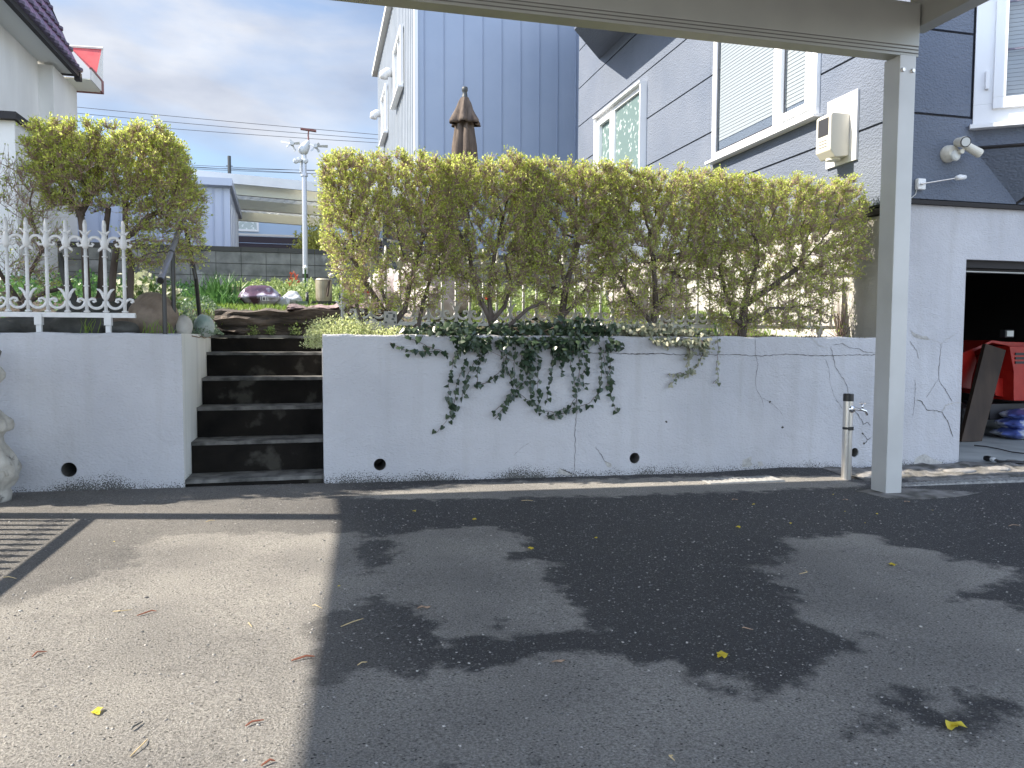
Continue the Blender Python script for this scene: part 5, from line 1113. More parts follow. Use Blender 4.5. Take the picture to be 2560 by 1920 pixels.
# blue house and dark fence far behind
fh = empty('blue_house', (-2, 26, 1.9), 'light blue house wall with a small grid window seen under the cream carport', 'house')
mb = MB(); mb.box(-8, 3.5, 24.5, 30, 1.5, 5.5); mb.build('wall', M_farblue, fh)
mb = MB(); mb.prism([(-8.4, 24.1, 5.5), (-8.4, 30.4, 5.5), (-8.4, 27.2, 6.3)], (12.3, 0, 0)); mb.build('roof', M_gutter, fh)
mb = MB(); frame_box(mb, (-2.9, 24.5, 4.28), (1.2, 0, 0), (0, 0, .8), .06, .05, (0, -1, 0)); mb.box(-2.33, -2.28, 24.45, 24.49, 4.3, 5.0); mb.box(-2.85, -1.75, 24.45, 24.49, 4.62, 4.65); mb.box(-2.62, -2.6, 24.45, 24.49, 4.3, 5.0)
wn = mb.build('window', M_white, fh); mb = MB(); mb.box(-2.86, -1.75, 24.485, 24.495, 4.32, 5.04); mb.build('pane', M_frost, wn)
df = empty('plank_fence', (-1, 23, 1.9), 'dark purple horizontal plank fence beyond the cream carport', 'fence')
mb = MB()
for k in range(12): mb.box(-2.15, 4, 22.6, 22.64, 1.7+k*.185, 1.7+k*.185+.17)
mb.build('planks', M_darkpurple, df); mb = MB(); mb.box(-2.17, 4, 22.58, 22.66, 3.92, 3.98); mb.build('cap_rail', M_whitep, df)
def bush(name, c, rad, n, ln, mat, label, cat='plant', up=.4, seed=0, wid=.45, group=None, stems=None, parent=None, ground=None):
    r = np.random.default_rng(seed+900)
    d = norm(r.normal(size=(n, 3))); d[:, 2] = np.abs(d[:, 2])
    q = d*(r.random((n, 1))**.45); bumps = 1+.25*np.sin(5*d[:, :1]*3+seed)*np.sin(4*d[:, 1:2]*3+seed)
    P = np.array(c)+q*bumps*np.array(rad)
    if ground:
        P[:, 2] = np.maximum(P[:, 2], np.array([hg(x, y) for x, y in P[:, :2]])+.01)
    D = norm(d*.6+r.normal(size=(n, 3))*.6+np.array([0, 0, up])); Ll = r.uniform(ln*.6, ln*1.3, n)
    V, F = leaves_geo(P, D, Ll, Ll*r.uniform(wid*.7, wid*1.3, n))
    if parent is not None: return npmesh(name, V, F, mat, parent)
    if stems is None:
        return tag(npmesh(name, V, F, mat), label, cat, group)
    t = empty(name, (c[0], c[1], c[2]), label, cat, group)
    npmesh('leaves', V, F, mat, t)
    k = r.integers(0, n, stems); B0 = np.array(c)+(P[k]-np.array(c))*np.array([.15, .15, 0]); Vt, Ft = tubes_geo(B0, P[k], np.full(stems, .004), np.full(stems, .0015), 3)
    npmesh('stems', Vt, Ft, M_twig, t); return t
bush('golden_bush', (-.02, 15.2, 2.1), (.48, .4, 1.15), 7000, .07, M_yellowbush, 'golden green bush behind the block wall beside the hedge', 'shrub', seed=2, stems=80)
# ---- white house on the left
lh = empty('white_house', (-8, 18, 1.9), 'white plastered house with purple tiled eave and red roofed dormer on the left', 'house')
XW, XW2 = -6.1, -5.80
mb = MB(); mb.box(-13, XW, 15.0, 19.9, 1.5, 7.33); mb.build('wall', M_plast, lh)
mb = MB(); mb.box(-13, XW2, 19.9, 21.7, 1.5, 7.27); mb.build('far_wall', M_plast, lh)
mb = MB(); mb.prism([(XW-.1, 14.5, 7.335), (-5.52, 14.5, 7.335), (-5.52, 14.5, 7.37), (XW-.1, 14.5, 7.37)], (0, 6.15, 0)); mb.build('soffit', M_soffit, lh)
gy0, gy1, ex, ez = 14.4, 20.72, -5.5, 7.36
mb = MB(); mb.box(ex-.05, ex+.05, gy0, gy1, ez-.09, ez+.03); mb.box(ex-.06, ex+.07, gy1-.10, gy1+.06, ez-.16, ez+.02); mb.box(ex-.75, ex-.05, gy1-.04, gy1+.02, ez-.05, ez-.005); mb.build('gutter', M_gutter, lh)
mb = MB(); mt2 = MB(); ncol = 22; rise, run = .46, .20
for j in range(5):
    for k in range(ncol):
        y0 = gy0+(gy1-gy0)*k/ncol; y1 = gy0+(gy1-gy0)*(k+1)/ncol; n = 6
        x0, z0 = ex+.03-j*run, ez+.05+j*rise; x1, z1 = x0-run, z0+rise
        for i in range(n):
            f0, f1 = i/n, (i+1)/n; w0, w1 = .045*math.sin(math.pi*f0), .045*math.sin(math.pi*f1); ya, yb = y0+(y1-y0)*f0, y0+(y1-y0)*f1
            mb.poly([(x0+w0+.03, ya, z0), (x0+w1+.03, yb, z0), (x1+w1, yb, z1+.03), (x1+w0, ya, z1+.03)]); mt2.poly([(x0-.06, ya, z0-.05), (x0-.06, yb, z0-.05), (x0+w1*1.5+.05, yb, z0-.012), (x0+w0*1.5+.05, ya, z0-.012)]); mt2.poly([(x0+w0*1.5+.05, ya, z0-.012), (x0+w1*1.5+.05, yb, z0-.012), (x0+w1*1.5+.05, yb, z0+.045), (x0+w0*1.5+.05, ya, z0+.045)])
mb.build('tiled_roof', M_purple, lh); mt2.build('tile_edges', pm('tile_edge', (.08, .06, .10), rough=.5), lh)
mb = MB(); t0 = Vector((ex+.07, gy1, ez-.05)); t1 = PY(121, 0, gy1); t2 = t1+(t1-t0)*.35
mb.prism([t0, t0+Vector((-.14, 0, 0)), t2+Vector((-.14, 0, 0)), t2], (0, .07, 0)); mb.build('verge_board', M_gutter, lh)
mb = MB(); mb.poly([t0+Vector((-.1, .03, 0)), t2+Vector((-.1, .03, 0)), t2+Vector((-6, .03, 0)), t0+Vector((-7, .03, 0))]); mb.build('gable_end', M_plast, lh)
ye = 21.8; xe = -5.25; zs_ = 7.27
mb = MB(); mb.box(-6.4, xe, 20.8, ye, zs_, zs_+.03); mb.build('dormer_soffit', M_creamroof, lh)
mb = MB(); mb.box(xe, xe+.03, 20.76, ye, zs_+.0, zs_+.24); mb.build('dormer_fascia', M_plast, lh)
mb = MB(); mb.box(-6.4, xe+.04, ye-.02, ye+.02, zs_-.03, zs_+.05); mb.box(xe-.01, xe+.045, 20.76, ye+.02, zs_+.24, zs_+.29); mb.box(xe, xe+.045, ye-.16, ye+.02, zs_-.02, zs_+.24); mb.build('dormer_trim', M_redtrim, lh)
T1, T0 = PY(254, 124, ye), PY(172, 116, ye); F1 = Vector((xe, ye-.5, zs_+.27)); F0 = Vector((xe, 20.76, zs_+.27))
mb = MB(); mb.poly([T0, T1, F1, F0]); mb.poly([T0+Vector((0, .1, 0)), T1+Vector((0, .1, 0)), F1+Vector((0, .1, 0)), F0+Vector((0, .1, 0))]); mb.build('red_roof', M_redroof, lh)
mb = MB(); E1 = PY(258, 121, ye); mb.poly([T1, E1, Vector((xe+.03, ye, zs_+.25)), F1]); mb.tube([T0, E1], .035, 5); mb.build('verge_trim', M_plast, lh)
# low annex with a dark roof edge at the frame edge
mb = MB(); mb.box(-8.5, -4.0, 12.05, 14.8, 1.4, 4.05); mb.build('annex_wall', M_plast, lh)
mb = MB(); mb.prism([(-8.6, 11.95, 4.05), (-3.95, 11.95, 4.05), (-3.95, 11.95, 4.15), (-8.6, 11.95, 4.15)], (0, 2.95, 0)); mb.build('annex_roof_edge', M_gutter, lh)
# ---- poles and wires far off
WY = 42
for k, (u_, vt, vb, thick) in enumerate(((573, 390, 470, .17), (820, 405, 480, .17), (805, 418, 442, .05))):
    a_, b_ = PY(u_, vt, WY), PY(u_, vb, WY); mb = MB(); mb.tube([Vector((a_.x, WY, 2)), Vector((a_.x, WY, a_.z))], [thick/2+.02, thick/2], 8)
    if k < 2: mb.tube([Vector((a_.x-.16, WY, a_.z-.5)), Vector((a_.x+.16, WY, a_.z-.5))], .02, 5)
    tag(mb.build('utility_pole', M_patina), ['far utility pole rising behind the left part of the cream carport', 'far utility pole beside the left end of the hedge', 'thin short mast next to the far utility pole by the hedge'][k], 'utility pole')
wires = [((190, 262), (960, 332)), ((430, 300), (960, 343)), ((450, 318), (960, 352)), ((480, 408), (860, 424)), ((480, 412), (860, 432)), ((480, 417), (860, 431)), ((570, 417), (860, 420))]
wl_ = ['topmost', 'second from the top', 'third from the top', 'highest of the low bundle', 'lowest of the low bundle', 'middle of the low bundle', 'short level']
for k, (a_, b_) in enumerate(wires):
    d = 38 if k < 3 else WY
    p, q = PY(*a_, d), PY(*b_, d); pts = []
    p, q = p-(q-p)*.6, q+(q-p)*.8
    for i in range(21): f_ = i/20; pts.append(p.lerp(q, f_)-Vector((0, 0, 1.0*(f_*(1-f_))*.5)))
    mb = MB(); mb.tube(pts, .011, 4); tag(mb.build('power_line', M_wire), f'thin dark overhead wire crossing the sky, {wl_[k]}', 'power line')

# ================================================================== GARDEN THINGS
# toy wind spinner on a pole
X0, Y0 = -.18, 11.9; zb = hg(X0, Y0)
top = PY(763, 388, Y0)
ws = empty('wind_vane', (X0, Y0, zb), 'small toy aeroplane wind vane with three spinners on a pale pole', 'wind vane')
mb = MB(); mb.tube([(X0, Y0, zb-.05), (X0, Y0, 2.6), (X0, Y0, top.z)], [.040, .037, .034], 12); mb.tube([(X0, Y0, PY(763, 435, Y0).z), (X0, Y0, PY(763, 441, Y0).z)], .052, 12); mb.build('pole', M_pole, ws)
mb = MB(); z = PY(763, 690, Y0).z; mb.tube([(X0, Y0, z-.03), (X0, Y0, z+.03)], .043, 12); mb.build('tape', M_black, ws)
def T_(x, y): return PY(400+x/2.861, 280+y/2.861, Y0)
mb = MB(); a_, b_ = T_(1065, 200), T_(1012, 300)
mb.tube([a_, a_.lerp(b_, .15), a_.lerp(b_, .4), a_.lerp(b_, .75), a_.lerp(b_, .95), b_], [.006, .035, .062, .075, .06, .03], 14); mb.build('body', M_plasticgrey, ws, smooth=True)
mb = MB(); mb.tube([T_(1062, 200), T_(1060, 165), T_(1063, 130)], [.012, .01, .01], 6); mb.hexa([T_(1005, 120)+Vector((0, s*.03, -.012)) for s in (-1, 1)]+[T_(1118, 137)+Vector((0, s*.03, -.012)) for s in (1, -1)]+[T_(1005, 120)+Vector((0, s*.03, .012)) for s in (-1, 1)]+[T_(1118, 137)+Vector((0, s*.03, .012)) for s in (1, -1)]); mb.build('tail', M_redtrim, ws)
for c, ends in (((945, 232), [(865, 218), (1000, 230), (930, 202), (968, 285), (908, 256)]), ((1112, 250), [(1070, 236), (1200, 252), (1140, 232), (1140, 292), (1082, 286)])):
    mb = MB(); C0 = T_(*c)+Vector((0, -.05, 0)); mb.tube([C0+Vector((0, -.04, 0)), C0+Vector((0, .04, 0))], .028, 8)
    for en in ends:
        E_ = T_(*en)+Vector((0, -.05, 0)); dd = (E_-C0).normalized(); nn = dd.cross(Vector((0, 1, 0))).normalized()
        mb.hexa([C0+nn*.010+Vector((0, -.008, 0)), E_+nn*.016+Vector((0, -.02, 0)), E_-nn*.016+Vector((0, .01, 0)), C0-nn*.010+Vector((0, .008, 0)), C0+nn*.010+Vector((0, -.001, 0)), E_+nn*.016+Vector((0, -.013, 0)), E_-nn*.016+Vector((0, .017, 0)), C0-nn*.010+Vector((0, .015, 0))])
    mb.build('spinner', M_plasticgrey, ws)
mb = MB(); ctr = T_(1010, 352); mb.tube([T_(1038, 445)-Vector((0, .03, 0)), T_(1006, 435)-Vector((0, .03, 0)), ctr], .012, 6)
for en in ((972, 352), (1040, 352), (995, 345)):
    E_ = T_(*en)-Vector((0, .06, 0)); mb.tube([ctr, E_], .008, 5); mb.lathe([(.0, 0), (.035, .01), (.042, .035), (.036, .05)], E_, 10, 'Y')
mb.build('anemometer', M_plasticgrey, ws)
# closed brown parasol
ux, uy = 1.66, 8.9; zt_ = PY(1158, 215, uy).z; zb = hg(ux, uy)
S = 680/2212
def UZ(py): return PY(1152, py*420/1366, uy).z
px_m = .307*uy/FPX*1.02    # metres per zoom pixel
um = empty('closed_parasol', (ux, uy, zb), 'closed weathered brown parasol standing behind the hedge', 'parasol')
mb = MB(); mb.tube([(ux, uy, zb-.05), (ux, uy, UZ(720))], .022, 10); mb.build('pole', M_patina, um)
mb = MB(); mb.lathe([(.010, UZ(700)), (.030, UZ(706)), (.036, UZ(720)), (.034, UZ(738)), (.026, UZ(745)), (.028, UZ(765)), (.034, UZ(785)), (.040, UZ(800))], (ux, uy, 0), 14); mb.build('finial', M_patina, um, smooth=True)
def folds(nf, amp): return lambda a, j: 1+amp*math.sin(nf*a+j*.25)+amp*.4*math.sin((nf*2+1)*a+1)
um_up = [(.045, UZ(795)), (.068, UZ(830)), (.088, UZ(880)), (.115, UZ(930)), (.148, UZ(985)), (.150, UZ(1012)), (.139, UZ(1008))]
mb = MB(); mb.lathe([(r*1.03, z) for r, z in um_up], (ux, uy, 0), 56, mod=lambda a, j: 1+min(.26, .07+.045*j)*math.sin(6*a+.4)+.04*math.sin(13*a+1.2*j), caps=False)
mb.build('upper_canopy', M_parasol, um, smooth=True)
mb = MB(); mb.lathe([(.075, UZ(930)), (.088, UZ(1000)), (.100, UZ(1080)), (.118, UZ(1180)), (.125, UZ(1280)), (.115, UZ(1400)), (.09, UZ(1560)), (.07, UZ(1700))], (ux, uy, 0), 56, mod=lambda a, j: 1+.24*math.sin(7*a+.1*j)+.06*math.sin(16*a), caps=False)
mb.build('lower_canopy', M_parasol, um, smooth=True)
# soil sack
def lump(name, c, size, mat, label, cat, seed, parent=None, amp=.12, rot=0, sub=4):
    bm = bmesh.new(); bmesh.ops.create_cube(bm, size=2); bmesh.ops.subdivide_edges(bm, edges=bm.edges[:], cuts=14, use_grid_fill=True); r = random.Random(seed)
    ks = [(Vector((r.gauss(0, 1), r.gauss(0, 1), r.gauss(0, 1)))*2.2, r.uniform(0, 6)) for _ in range(7)]; R = Matrix.Rotation(rot, 3, 'Z')
    for v in bm.verts:
        p = v.co.copy(); n_ = p.normalized(); q = p*.45+n_*.62
        edge = max(abs(p.x), abs(p.y)); q.z *= (1-.55*max(0, edge-.5)/.5)
        d = sum(math.sin(k.dot(q)*2.2+ph) for k, ph in ks)/7+.5*sum(math.sin(k.dot(q)*6+ph) for k, ph in ks)/7
        q = q*(1+amp*d); v.co = Vector(c)+R @ Vector((q.x*size[0]/2, q.y*size[1]/2, max(q.z, -.8)*size[2]/2))
    me = bpy.data.meshes.new(name); bm.to_mesh(me); bm.free(); me.materials.append(mat); me.polygons.foreach_set('use_smooth', [True]*len(me.polygons))
    o = _link(name, me, parent)
    return tag(o, label, cat) if parent is None else o
zs = hg(-.65, 9.3)
bg_ = empty('soil_sack', (-.66, 9.5, zs), 'plum and clear plastic sack of soil lying on the grass above the steps', 'sack')
lump('bag', (-.66, 9.5, zs+.13), (.46, .36, .26), M_bagplum, '', '', 3, bg_)
mb = MB(); cx = PY(400+755/2.861, 280+1335/2.861, 9.30); 
for (dx, dz, a_, b_) in ((-.035, 0, .008, .05), (-.02, .02, .035, .007), (-.02, -.02, .035, .007), (0, 0, .008, .05), (.025, .02, .04, .007), (.025, 0, .007, .05), (.025, -.018, .03, .007), (-.055, 0, .006, .04)):
    mb.box(cx.x+dx-a_/2, cx.x+dx+a_/2, 9.30, 9.304, cx.z+dz-b_/2, cx.z+dz+b_/2)
mb.build('print', M_ink, bg_); mb = MB(); mb.tube([(-.46, 9.45, zs+.05), (-.36, 9.42, zs+.09), (-.33, 9.45, zs+.11)], [.05, .07, .02], 6, flat=.3); mb.build('folded_end', M_plasticgrey, bg_)
lump('soil_sack', (-.30, 9.62, zs+.11), (.22, .25, .20), M_plasticgrey, 'small pale crumpled sack behind the plum soil sack', 'sack', 8)
# wheeled sprayer tank
yy = 9.9; cc = PY(810, 762, yy); zc = cc.z-.02
cart = empty('tank_cart', (cc.x, yy, hg(cc.x, yy)), 'worn metal tank on a small two wheeled black cart above the steps', 'garden cart')
mb = MB(); zt2 = PY(810, 697, yy).z; mb.lathe([(.095, zc+.06), (.10, zc+.10), (.102, zt2-.03), (.105, zt2-.02), (.09, zt2), (.0, zt2+.008)], (cc.x, yy, 0), 24); mb.build('tank', M_tank, cart, smooth=False)
mb = MB(); mb.tube([(cc.x+.07, yy-.09, zt2-.02), (cc.x+.04, yy-.13, zc+.12)], .012, 6); mb.build('handle', M_board, cart)
mb = MB(); mb.lathe([(.0, zt2+.01), (.035, zt2+.02), (.038, zt2+.05), (.0, zt2+.075)], (cc.x+.09, yy, 0), 12); mb.build('lid_knob', M_rockp, cart, smooth=True)
mb = MB(); mb.box(cc.x-.15, cc.x+.15, yy-.12, yy-.09, zc+.03, zc+.05); mb.box(cc.x-.15, cc.x+.15, yy+.09, yy+.12, zc+.03, zc+.05); mb.box(cc.x-.14, cc.x+.14, yy-.09, yy+.09, zc+.055, zc+.062); mb.build('frame', M_blackp, cart)
for s_ in (-1, 1):
    mb = MB(); mb.lathe([(.03, -.018), (.095, -.018), (.10, -.01), (.10, .01), (.095, .018), (.03, .018)], (cc.x+s_*.20, yy, zc+.075), 20, 'X'); wh = mb.build('wheel', M_blackp, cart)
    mb = MB(); mb.lathe([(.03, -.02), (.03, .02)], (cc.x+s_*.20, yy, zc+.075), 12, 'X'); mb.build('hub', M_soffit, wh)
p = PY(755, 760, 9.6); mb = MB(); mb.prism([(p.x-.06, 9.5, p.z-.05), (p.x+.06, 9.5, p.z-.05), (p.x+.07, 9.5, p.z+.03), (p.x-.07, 9.5, p.z+.03)], (0, .12, 0)); tag(mb.build('planter_box', M_terra), 'small green planter box left of the tank cart', 'planter')
p = PY(597, 735, 11); mb = MB(); mb.lathe([(.10, 0), (.13, .16), (.14, .17)], (p.x, 11, hg(p.x, 11)), 14); tag(mb.build('flower_pot', M_rockb), 'low brown pot among the plants left of the soil sack', 'flower pot')
# red garden trestle seen through the first shrub
p = lambda x, y: PY(800+x/3.16, 370+y/3.16, 8.1)
mb = MB(); mb.prism([p(258, 1128), p(395, 1125), p(400, 1165), p(385, 1168), p(370, 1140), p(298, 1148), p(312, 1215), p(302, 1220), p(285, 1180)], (0, .05, 0)); tag(mb.build('red_bracket', M_red), 'bright red angled metal bracket seen behind the leftmost hedge shrub', 'bracket')
mb = MB(); a_, b_ = p(1320, 1180), p(1412, 1190); mb.box(a_.x, b_.x, 8.1, 8.3, a_.z-.02, a_.z+.015); tag(mb.build('red_tray', M_red), 'small red tray behind the third hedge shrub', 'tray')
# carved grey garden ornament on the wall top
p = lambda x, y: PY(800+x/3.16, 370+y/3.16, 6.30)
a_ = p(560, 1400); og = empty('garden_ornament', (a_.x, 6.3, ZT), 'small grey square plaque with dark splotches standing at the foot of the first shrub', 'ornament')
mb = MB(); q0, q1 = p(507, 1400), p(607, 1290); mb.box(q0.x, q1.x, 6.30, 6.33, ZT, q1.z); mb.build('plaque', pm('grey_plaque', (.26, .25, .24), (.36, .35, .33), 30), og, bevel=.003)
mb = MB()
for (x, y, rx, ry) in ((530, 1330, 9, 14), (585, 1325, 10, 16), (575, 1352, 12, 8), (522, 1378, 10, 9), (592, 1378, 8, 10), (556, 1305, 20, 6)):
    P = [p(x+rx*math.cos(t_), y+ry*math.sin(t_)) for t_ in [k*math.pi/5 for k in range(10)]]; mb.poly([(v.x, 6.297, v.z) for v in P])
mb.build('splotch', M_patina, og)
rock('carved_stone', (p(430, 1380).x, 6.28, ZT+.05), (.10, .08, .15), M_stone, 'small lumpy grey carved stone left of the square plaque', 'ornament', 40, amp=.4)
# ---- planting
r_ = rng
def blades(name, pts, h, wd, mat, label, cat, kind=None, lean=.25, parent=None):
    n = len(pts); P = np.array(pts, float); H = r_.uniform(h*.6, h*1.2, n); D = norm(np.stack([r_.normal(size=n)*lean, r_.normal(size=n)*lean, np.ones(n)], 1))
    a, b = frames(D); W = (wd*r_.uniform(.7, 1.3, n))[:, None]; H = H[:, None]; bend = norm(np.stack([r_.normal(size=n), r_.normal(size=n), -.3*np.ones(n)], 1))*H*.22
    V = np.stack([P-a*W/2, P+a*W/2, P+D*H*.6+a*W*.4, P+D*H*.6-a*W*.4, P+D*H+bend], 1)
    i = (np.arange(n)*5)[:, None]; F = [np.concatenate([i+np.array([[0, 1, 2, 3]])]), i+np.array([[3, 2, 4]])]
    o = npmesh(name, V.reshape(-1, 3), F, mat, parent)
    if parent is None: tag(o, label, cat, kind=kind)
    return o
def scat(x0, x1, y0, y1, n, cond=None):
    out = []
    for k in range(n):
        x, y = random.uniform(x0, x1), random.uniform(y0, y1)
        if -1.1 < x < .17 and y < 7.9: continue
        if cond and not cond(x, y): continue
        out.append((x, y, hg(x, y)-.01))
    return out
blades('lawn', scat(-1.6, 5.0, 7.0, 12.9, 26000), .075, .009, M_grass, 'bright green lawn behind the steps and hedge', 'grass', 'stuff')
def patch(name, x0, x1, y0, y1, n, hgt, ln, mat, label, cat='ground cover', over=0):
    r = np.random.default_rng(hash(label) % 10000 if False else sum(map(ord, label)))
    x = r.uniform(x0, x1, n); y = r.uniform(y0, y1, n); e = np.clip(1-((2*(x-x0)/(x1-x0)-1)**4), 0, 1)*np.clip(1-((2*(y-y0)/(y1-y0)-1)**4), 0, 1)
    b = hgt*e*(.6+.4*np.sin(x*13)*np.sin(y*11+2))
    z = np.array([hg(a_, c_) if not (-1.1 < a_ < .17 and c_ < 7.9) else ZT for a_, c_ in zip(x, y)]) + b*r.random(n)**.4
    D = norm(r.normal(size=(n, 3))*.7+np.array([0, -.1, .6])); Ll = r.uniform(ln*.6, ln*1.3, n)
    V, F = leaves_geo(np.stack([x, y, z], 1), D, Ll, Ll*r.uniform(.4, .8, n)); o = npmesh(name, V, F, mat); return tag(o, label, cat, kind='stuff')
patch('ground_cover', -1.5, .6, 10.4, 13.5, 9000, .30, .045, M_mixed, 'leafy variegated ground cover in front of the block wall')
patch('ground_cover', -5.5, -1.3, 7.6, 13.5, 9000, .35, .05, M_iris, 'dark green leafy planting behind the left white fence')
patch('ground_cover', -1.7, -.95, 6.7, 8.6, 5000, .26, .022, M_silver, 'silvery green fine leaved mat left of the steps')
patch('ground_cover', -1.10, -.86, 6.75, 7.7, 900, .14, .02, M_silver, 'fine green sprigs spilling over the left edge of the steps')
patch('ground_cover', 1.2, 5.0, 9.5, 13.4, 6000, .3, .05, M_mixed, 'mixed green planting behind the hedge')
patch('leaf_litter', .15, 5.1, 6.02, 6.7, 5000, .045, .028, pm('litter_leaf', (.13, .09, .05), (.30, .24, .14), island=True), 'brown leaf litter under the hedge along the wall top', 'leaf litter')

blades('iris_clump', [(-1.14+random.gauss(0, .12), 9.8+random.gauss(0, .15), 1.47) for k in range(170)], .42, .022, M_iris, 'clump of tall sword shaped dark green leaves left of the soil sack', 'plant', lean=.3)
blades('leafy_clump', [(-1.02+random.gauss(0, .10), 9.5+random.gauss(0, .12), 1.45) for k in range(160)], .22, .03, M_iris, 'low clump of broad green blades in front of the sword leaved plant', 'plant', lean=.55)
hb = empty('hellebore', (-1.50, 7.6, 1.3), 'pale cream green drooping flowers on a leafy plant behind the fence end', 'plant')
bush('leaves', (-1.50, 7.6, 1.32), (.28, .22, .28), 420, .085, M_hell, None, parent=hb, seed=6, wid=.35)
bush('petals', (-1.50, 7.55, 1.48), (.26, .2, .2), 170, .06, M_hellf, None, parent=hb, seed=7, wid=.8, up=-.4)
bush('sedum_clump', (.20, 6.22, 1.12), (.30, .18, .16), 2600, .016, M_sedum, 'pale yellow green cushion plant draping over the wall corner by the steps', seed=8, wid=.7)
bush('sedum_clump', (.0, 6.62, 1.02), (.13, .32, .22), 1700, .016, M_sedum, 'pale cushion plant hanging down beside the top steps', seed=9, wid=.7)
bush('sedum_clump', (.62, 6.15, 1.12), (.22, .12, .07), 900, .016, M_sedum, 'low pale cushion plant in front of the first hedge shrub', seed=19, wid=.7)
for k, (x, lab) in enumerate(((-.62, 'left'), (-.45, 'middle'), (-.22, 'right'))):
    bush('weed', (x, 7.83, 1.13), (.06, .03, .10), 120, .022, M_mixed, f'small {lab} weed sprouting below the slate at the top step', seed=20+k, wid=.7)
rf = empty('red_shoot', (-.36, 11.6, hg(-.36, 11.6)), 'plant with small bright red young leaves before the block wall', 'plant')
bush('leaves', (-.36, 11.6, hg(-.36, 11.6)+.18), (.09, .07, .22), 60, .045, M_redleaf, None, parent=rf, seed=10, wid=.5)
al = empty('white_allium', (-.13, 11.3, hg(-.13, 11.3)), 'single round white flower on a green stalk right of the red leaves', 'flower')
mb = MB(); z = hg(-.13, 11.3); mb.tube([(-.17, 11.3, z), (-.17, 11.3, z+.42)], .012, 6); mb.build('stalk', M_iris, al); mb = MB(); mb.lathe([(.0, z+.42), (.03, z+.43), (.035, z+.455), (.0, z+.49)], (-.17, 11.3, 0), 10); mb.build('bloom', M_white, al, smooth=True)
# grass tufts on the left wall and narrow leaves under the right shrubs
for k, (x, y, h_, lab) in enumerate(((-1.62, 6.2, .16, 'thin yellow green grass tuft behind the left fence'), (-1.24, 6.3, .15, 'grass tuft in front of the big brown boulder'), (-1.14, 6.35, .12, 'grass tuft at the foot of the handrail post'), (3.55, 6.4, .2, 'tuft of narrow upright leaves left of the last shrub trunk'))):
    blades('grass_tuft', [(x+random.gauss(0, .035), y+random.gauss(0, .03), 1.12) for _ in range(16)], h_, .007, M_grass if k < 3 else M_iris, lab, 'grass tuft')
# young upright shrub shading the basement wall corner
bush('corner_shrub', (5.0, 6.6, 1.12), (.13, .2, .65), 160, .03, M_leafd, 'slender twiggy shrub in the corner between hedge and house', 'shrub', seed=31, stems=120)

# ================================================================== WALL LAMPS ON THE HOUSE
lt_ = empty('security_light', (5.56, YW-.02, 2.8), 'cream twin head security light on the grey house wall', 'security light')
yb = YW-.02
mb = MB(); c0 = PY(2367, 386, yb-.0); mb.lathe([(.075, 0), (.078, -.02), (.070, -.055), (.055, -.085), (.0, -.092)], c0, 24, 'Y'); base = mb.build('base', M_cream, lt_, smooth=False)
mb = MB(); mb.lathe([(.05, -.086), (.046, -.10), (.03, -.11), (0, -.114)], c0+Vector((.01, 0, -.03)), 16, 'Y'); mb.build('sensor', M_lens, base)
def head(a_, b_, r0, r1, nm='lamp_head'):
    mb = MB(); mb.tube([a_, a_.lerp(b_, .1), a_.lerp(b_, .92), b_], [r0*.82, r0, r1, r1*.9], 18); h_ = mb.build(nm, M_cream, lt_, smooth=False); return h_
h1 = PY(2392, 356, yb-.06); e1 = h1+Vector((-.035, -.135, -.03)); hh = head(h1, e1, .040, .050)
mb = MB(); dr = (e1-h1).normalized(); mb.tube([e1-dr*.002, e1+dr*.004], .047, 20); mb.build('rim', M_seal, hh); mb = MB(); mb.tube([e1, e1+dr*.006], .038, 20); mb.build('lens', M_lens, hh)
h2a, h2b = PY(2418, 366, yb-.14), PY(2444, 381, yb-.16); dd = (h2b-h2a).normalized(); head(h2a-dd*.02, h2b+dd*.03, .036, .042)
mb = MB(); j = PY(2402, 379, yb-.12); mb.tube([PY(2390, 382, yb-.09), j, h2a], .012, 8); mb.tube([j+Vector((0, -.02, 0)), j+Vector((0, .02, 0))], .022, 12); mb.build('joint', M_cream, lt_)
ar = empty('sensor_arm', (5.23, yb, 2.5), 'white box and thin horizontal rod with a small sensor head beside the carport post', 'sensor')
mb = MB(); c1 = PY(2297, 462, yb); mb.box(c1.x-.045, c1.x+.04, yb-.045, yb, c1.z-.05, c1.z+.05); mb.build('box', M_white, ar, bevel=.012)
j0, j1 = PY(2302, 460, yb-.07), PY(2393, 445, yb-.12); mb = MB(); mb.tube([c1+Vector((0, -.04, 0)), j0, j1], [.014, .006, .005], 8); mb.build('rod', M_steel, ar)
mb = MB(); q = j1+Vector((.03, 0, .008)); mb.tube([q+Vector((-.045, 0, -.012)), q, q+Vector((.055, 0, .004))], [.018, .026, .020], 12); mb.build('sensor_head', M_white, ar, smooth=True)
mb = MB(); mb.tube([c1+Vector((-.03, -.01, -.05)), c1+Vector((-.04, -.01, -.09)), c1+Vector((-.09, -.005, -.13))], .004, 5); mb.build('cable', M_soffit, ar)
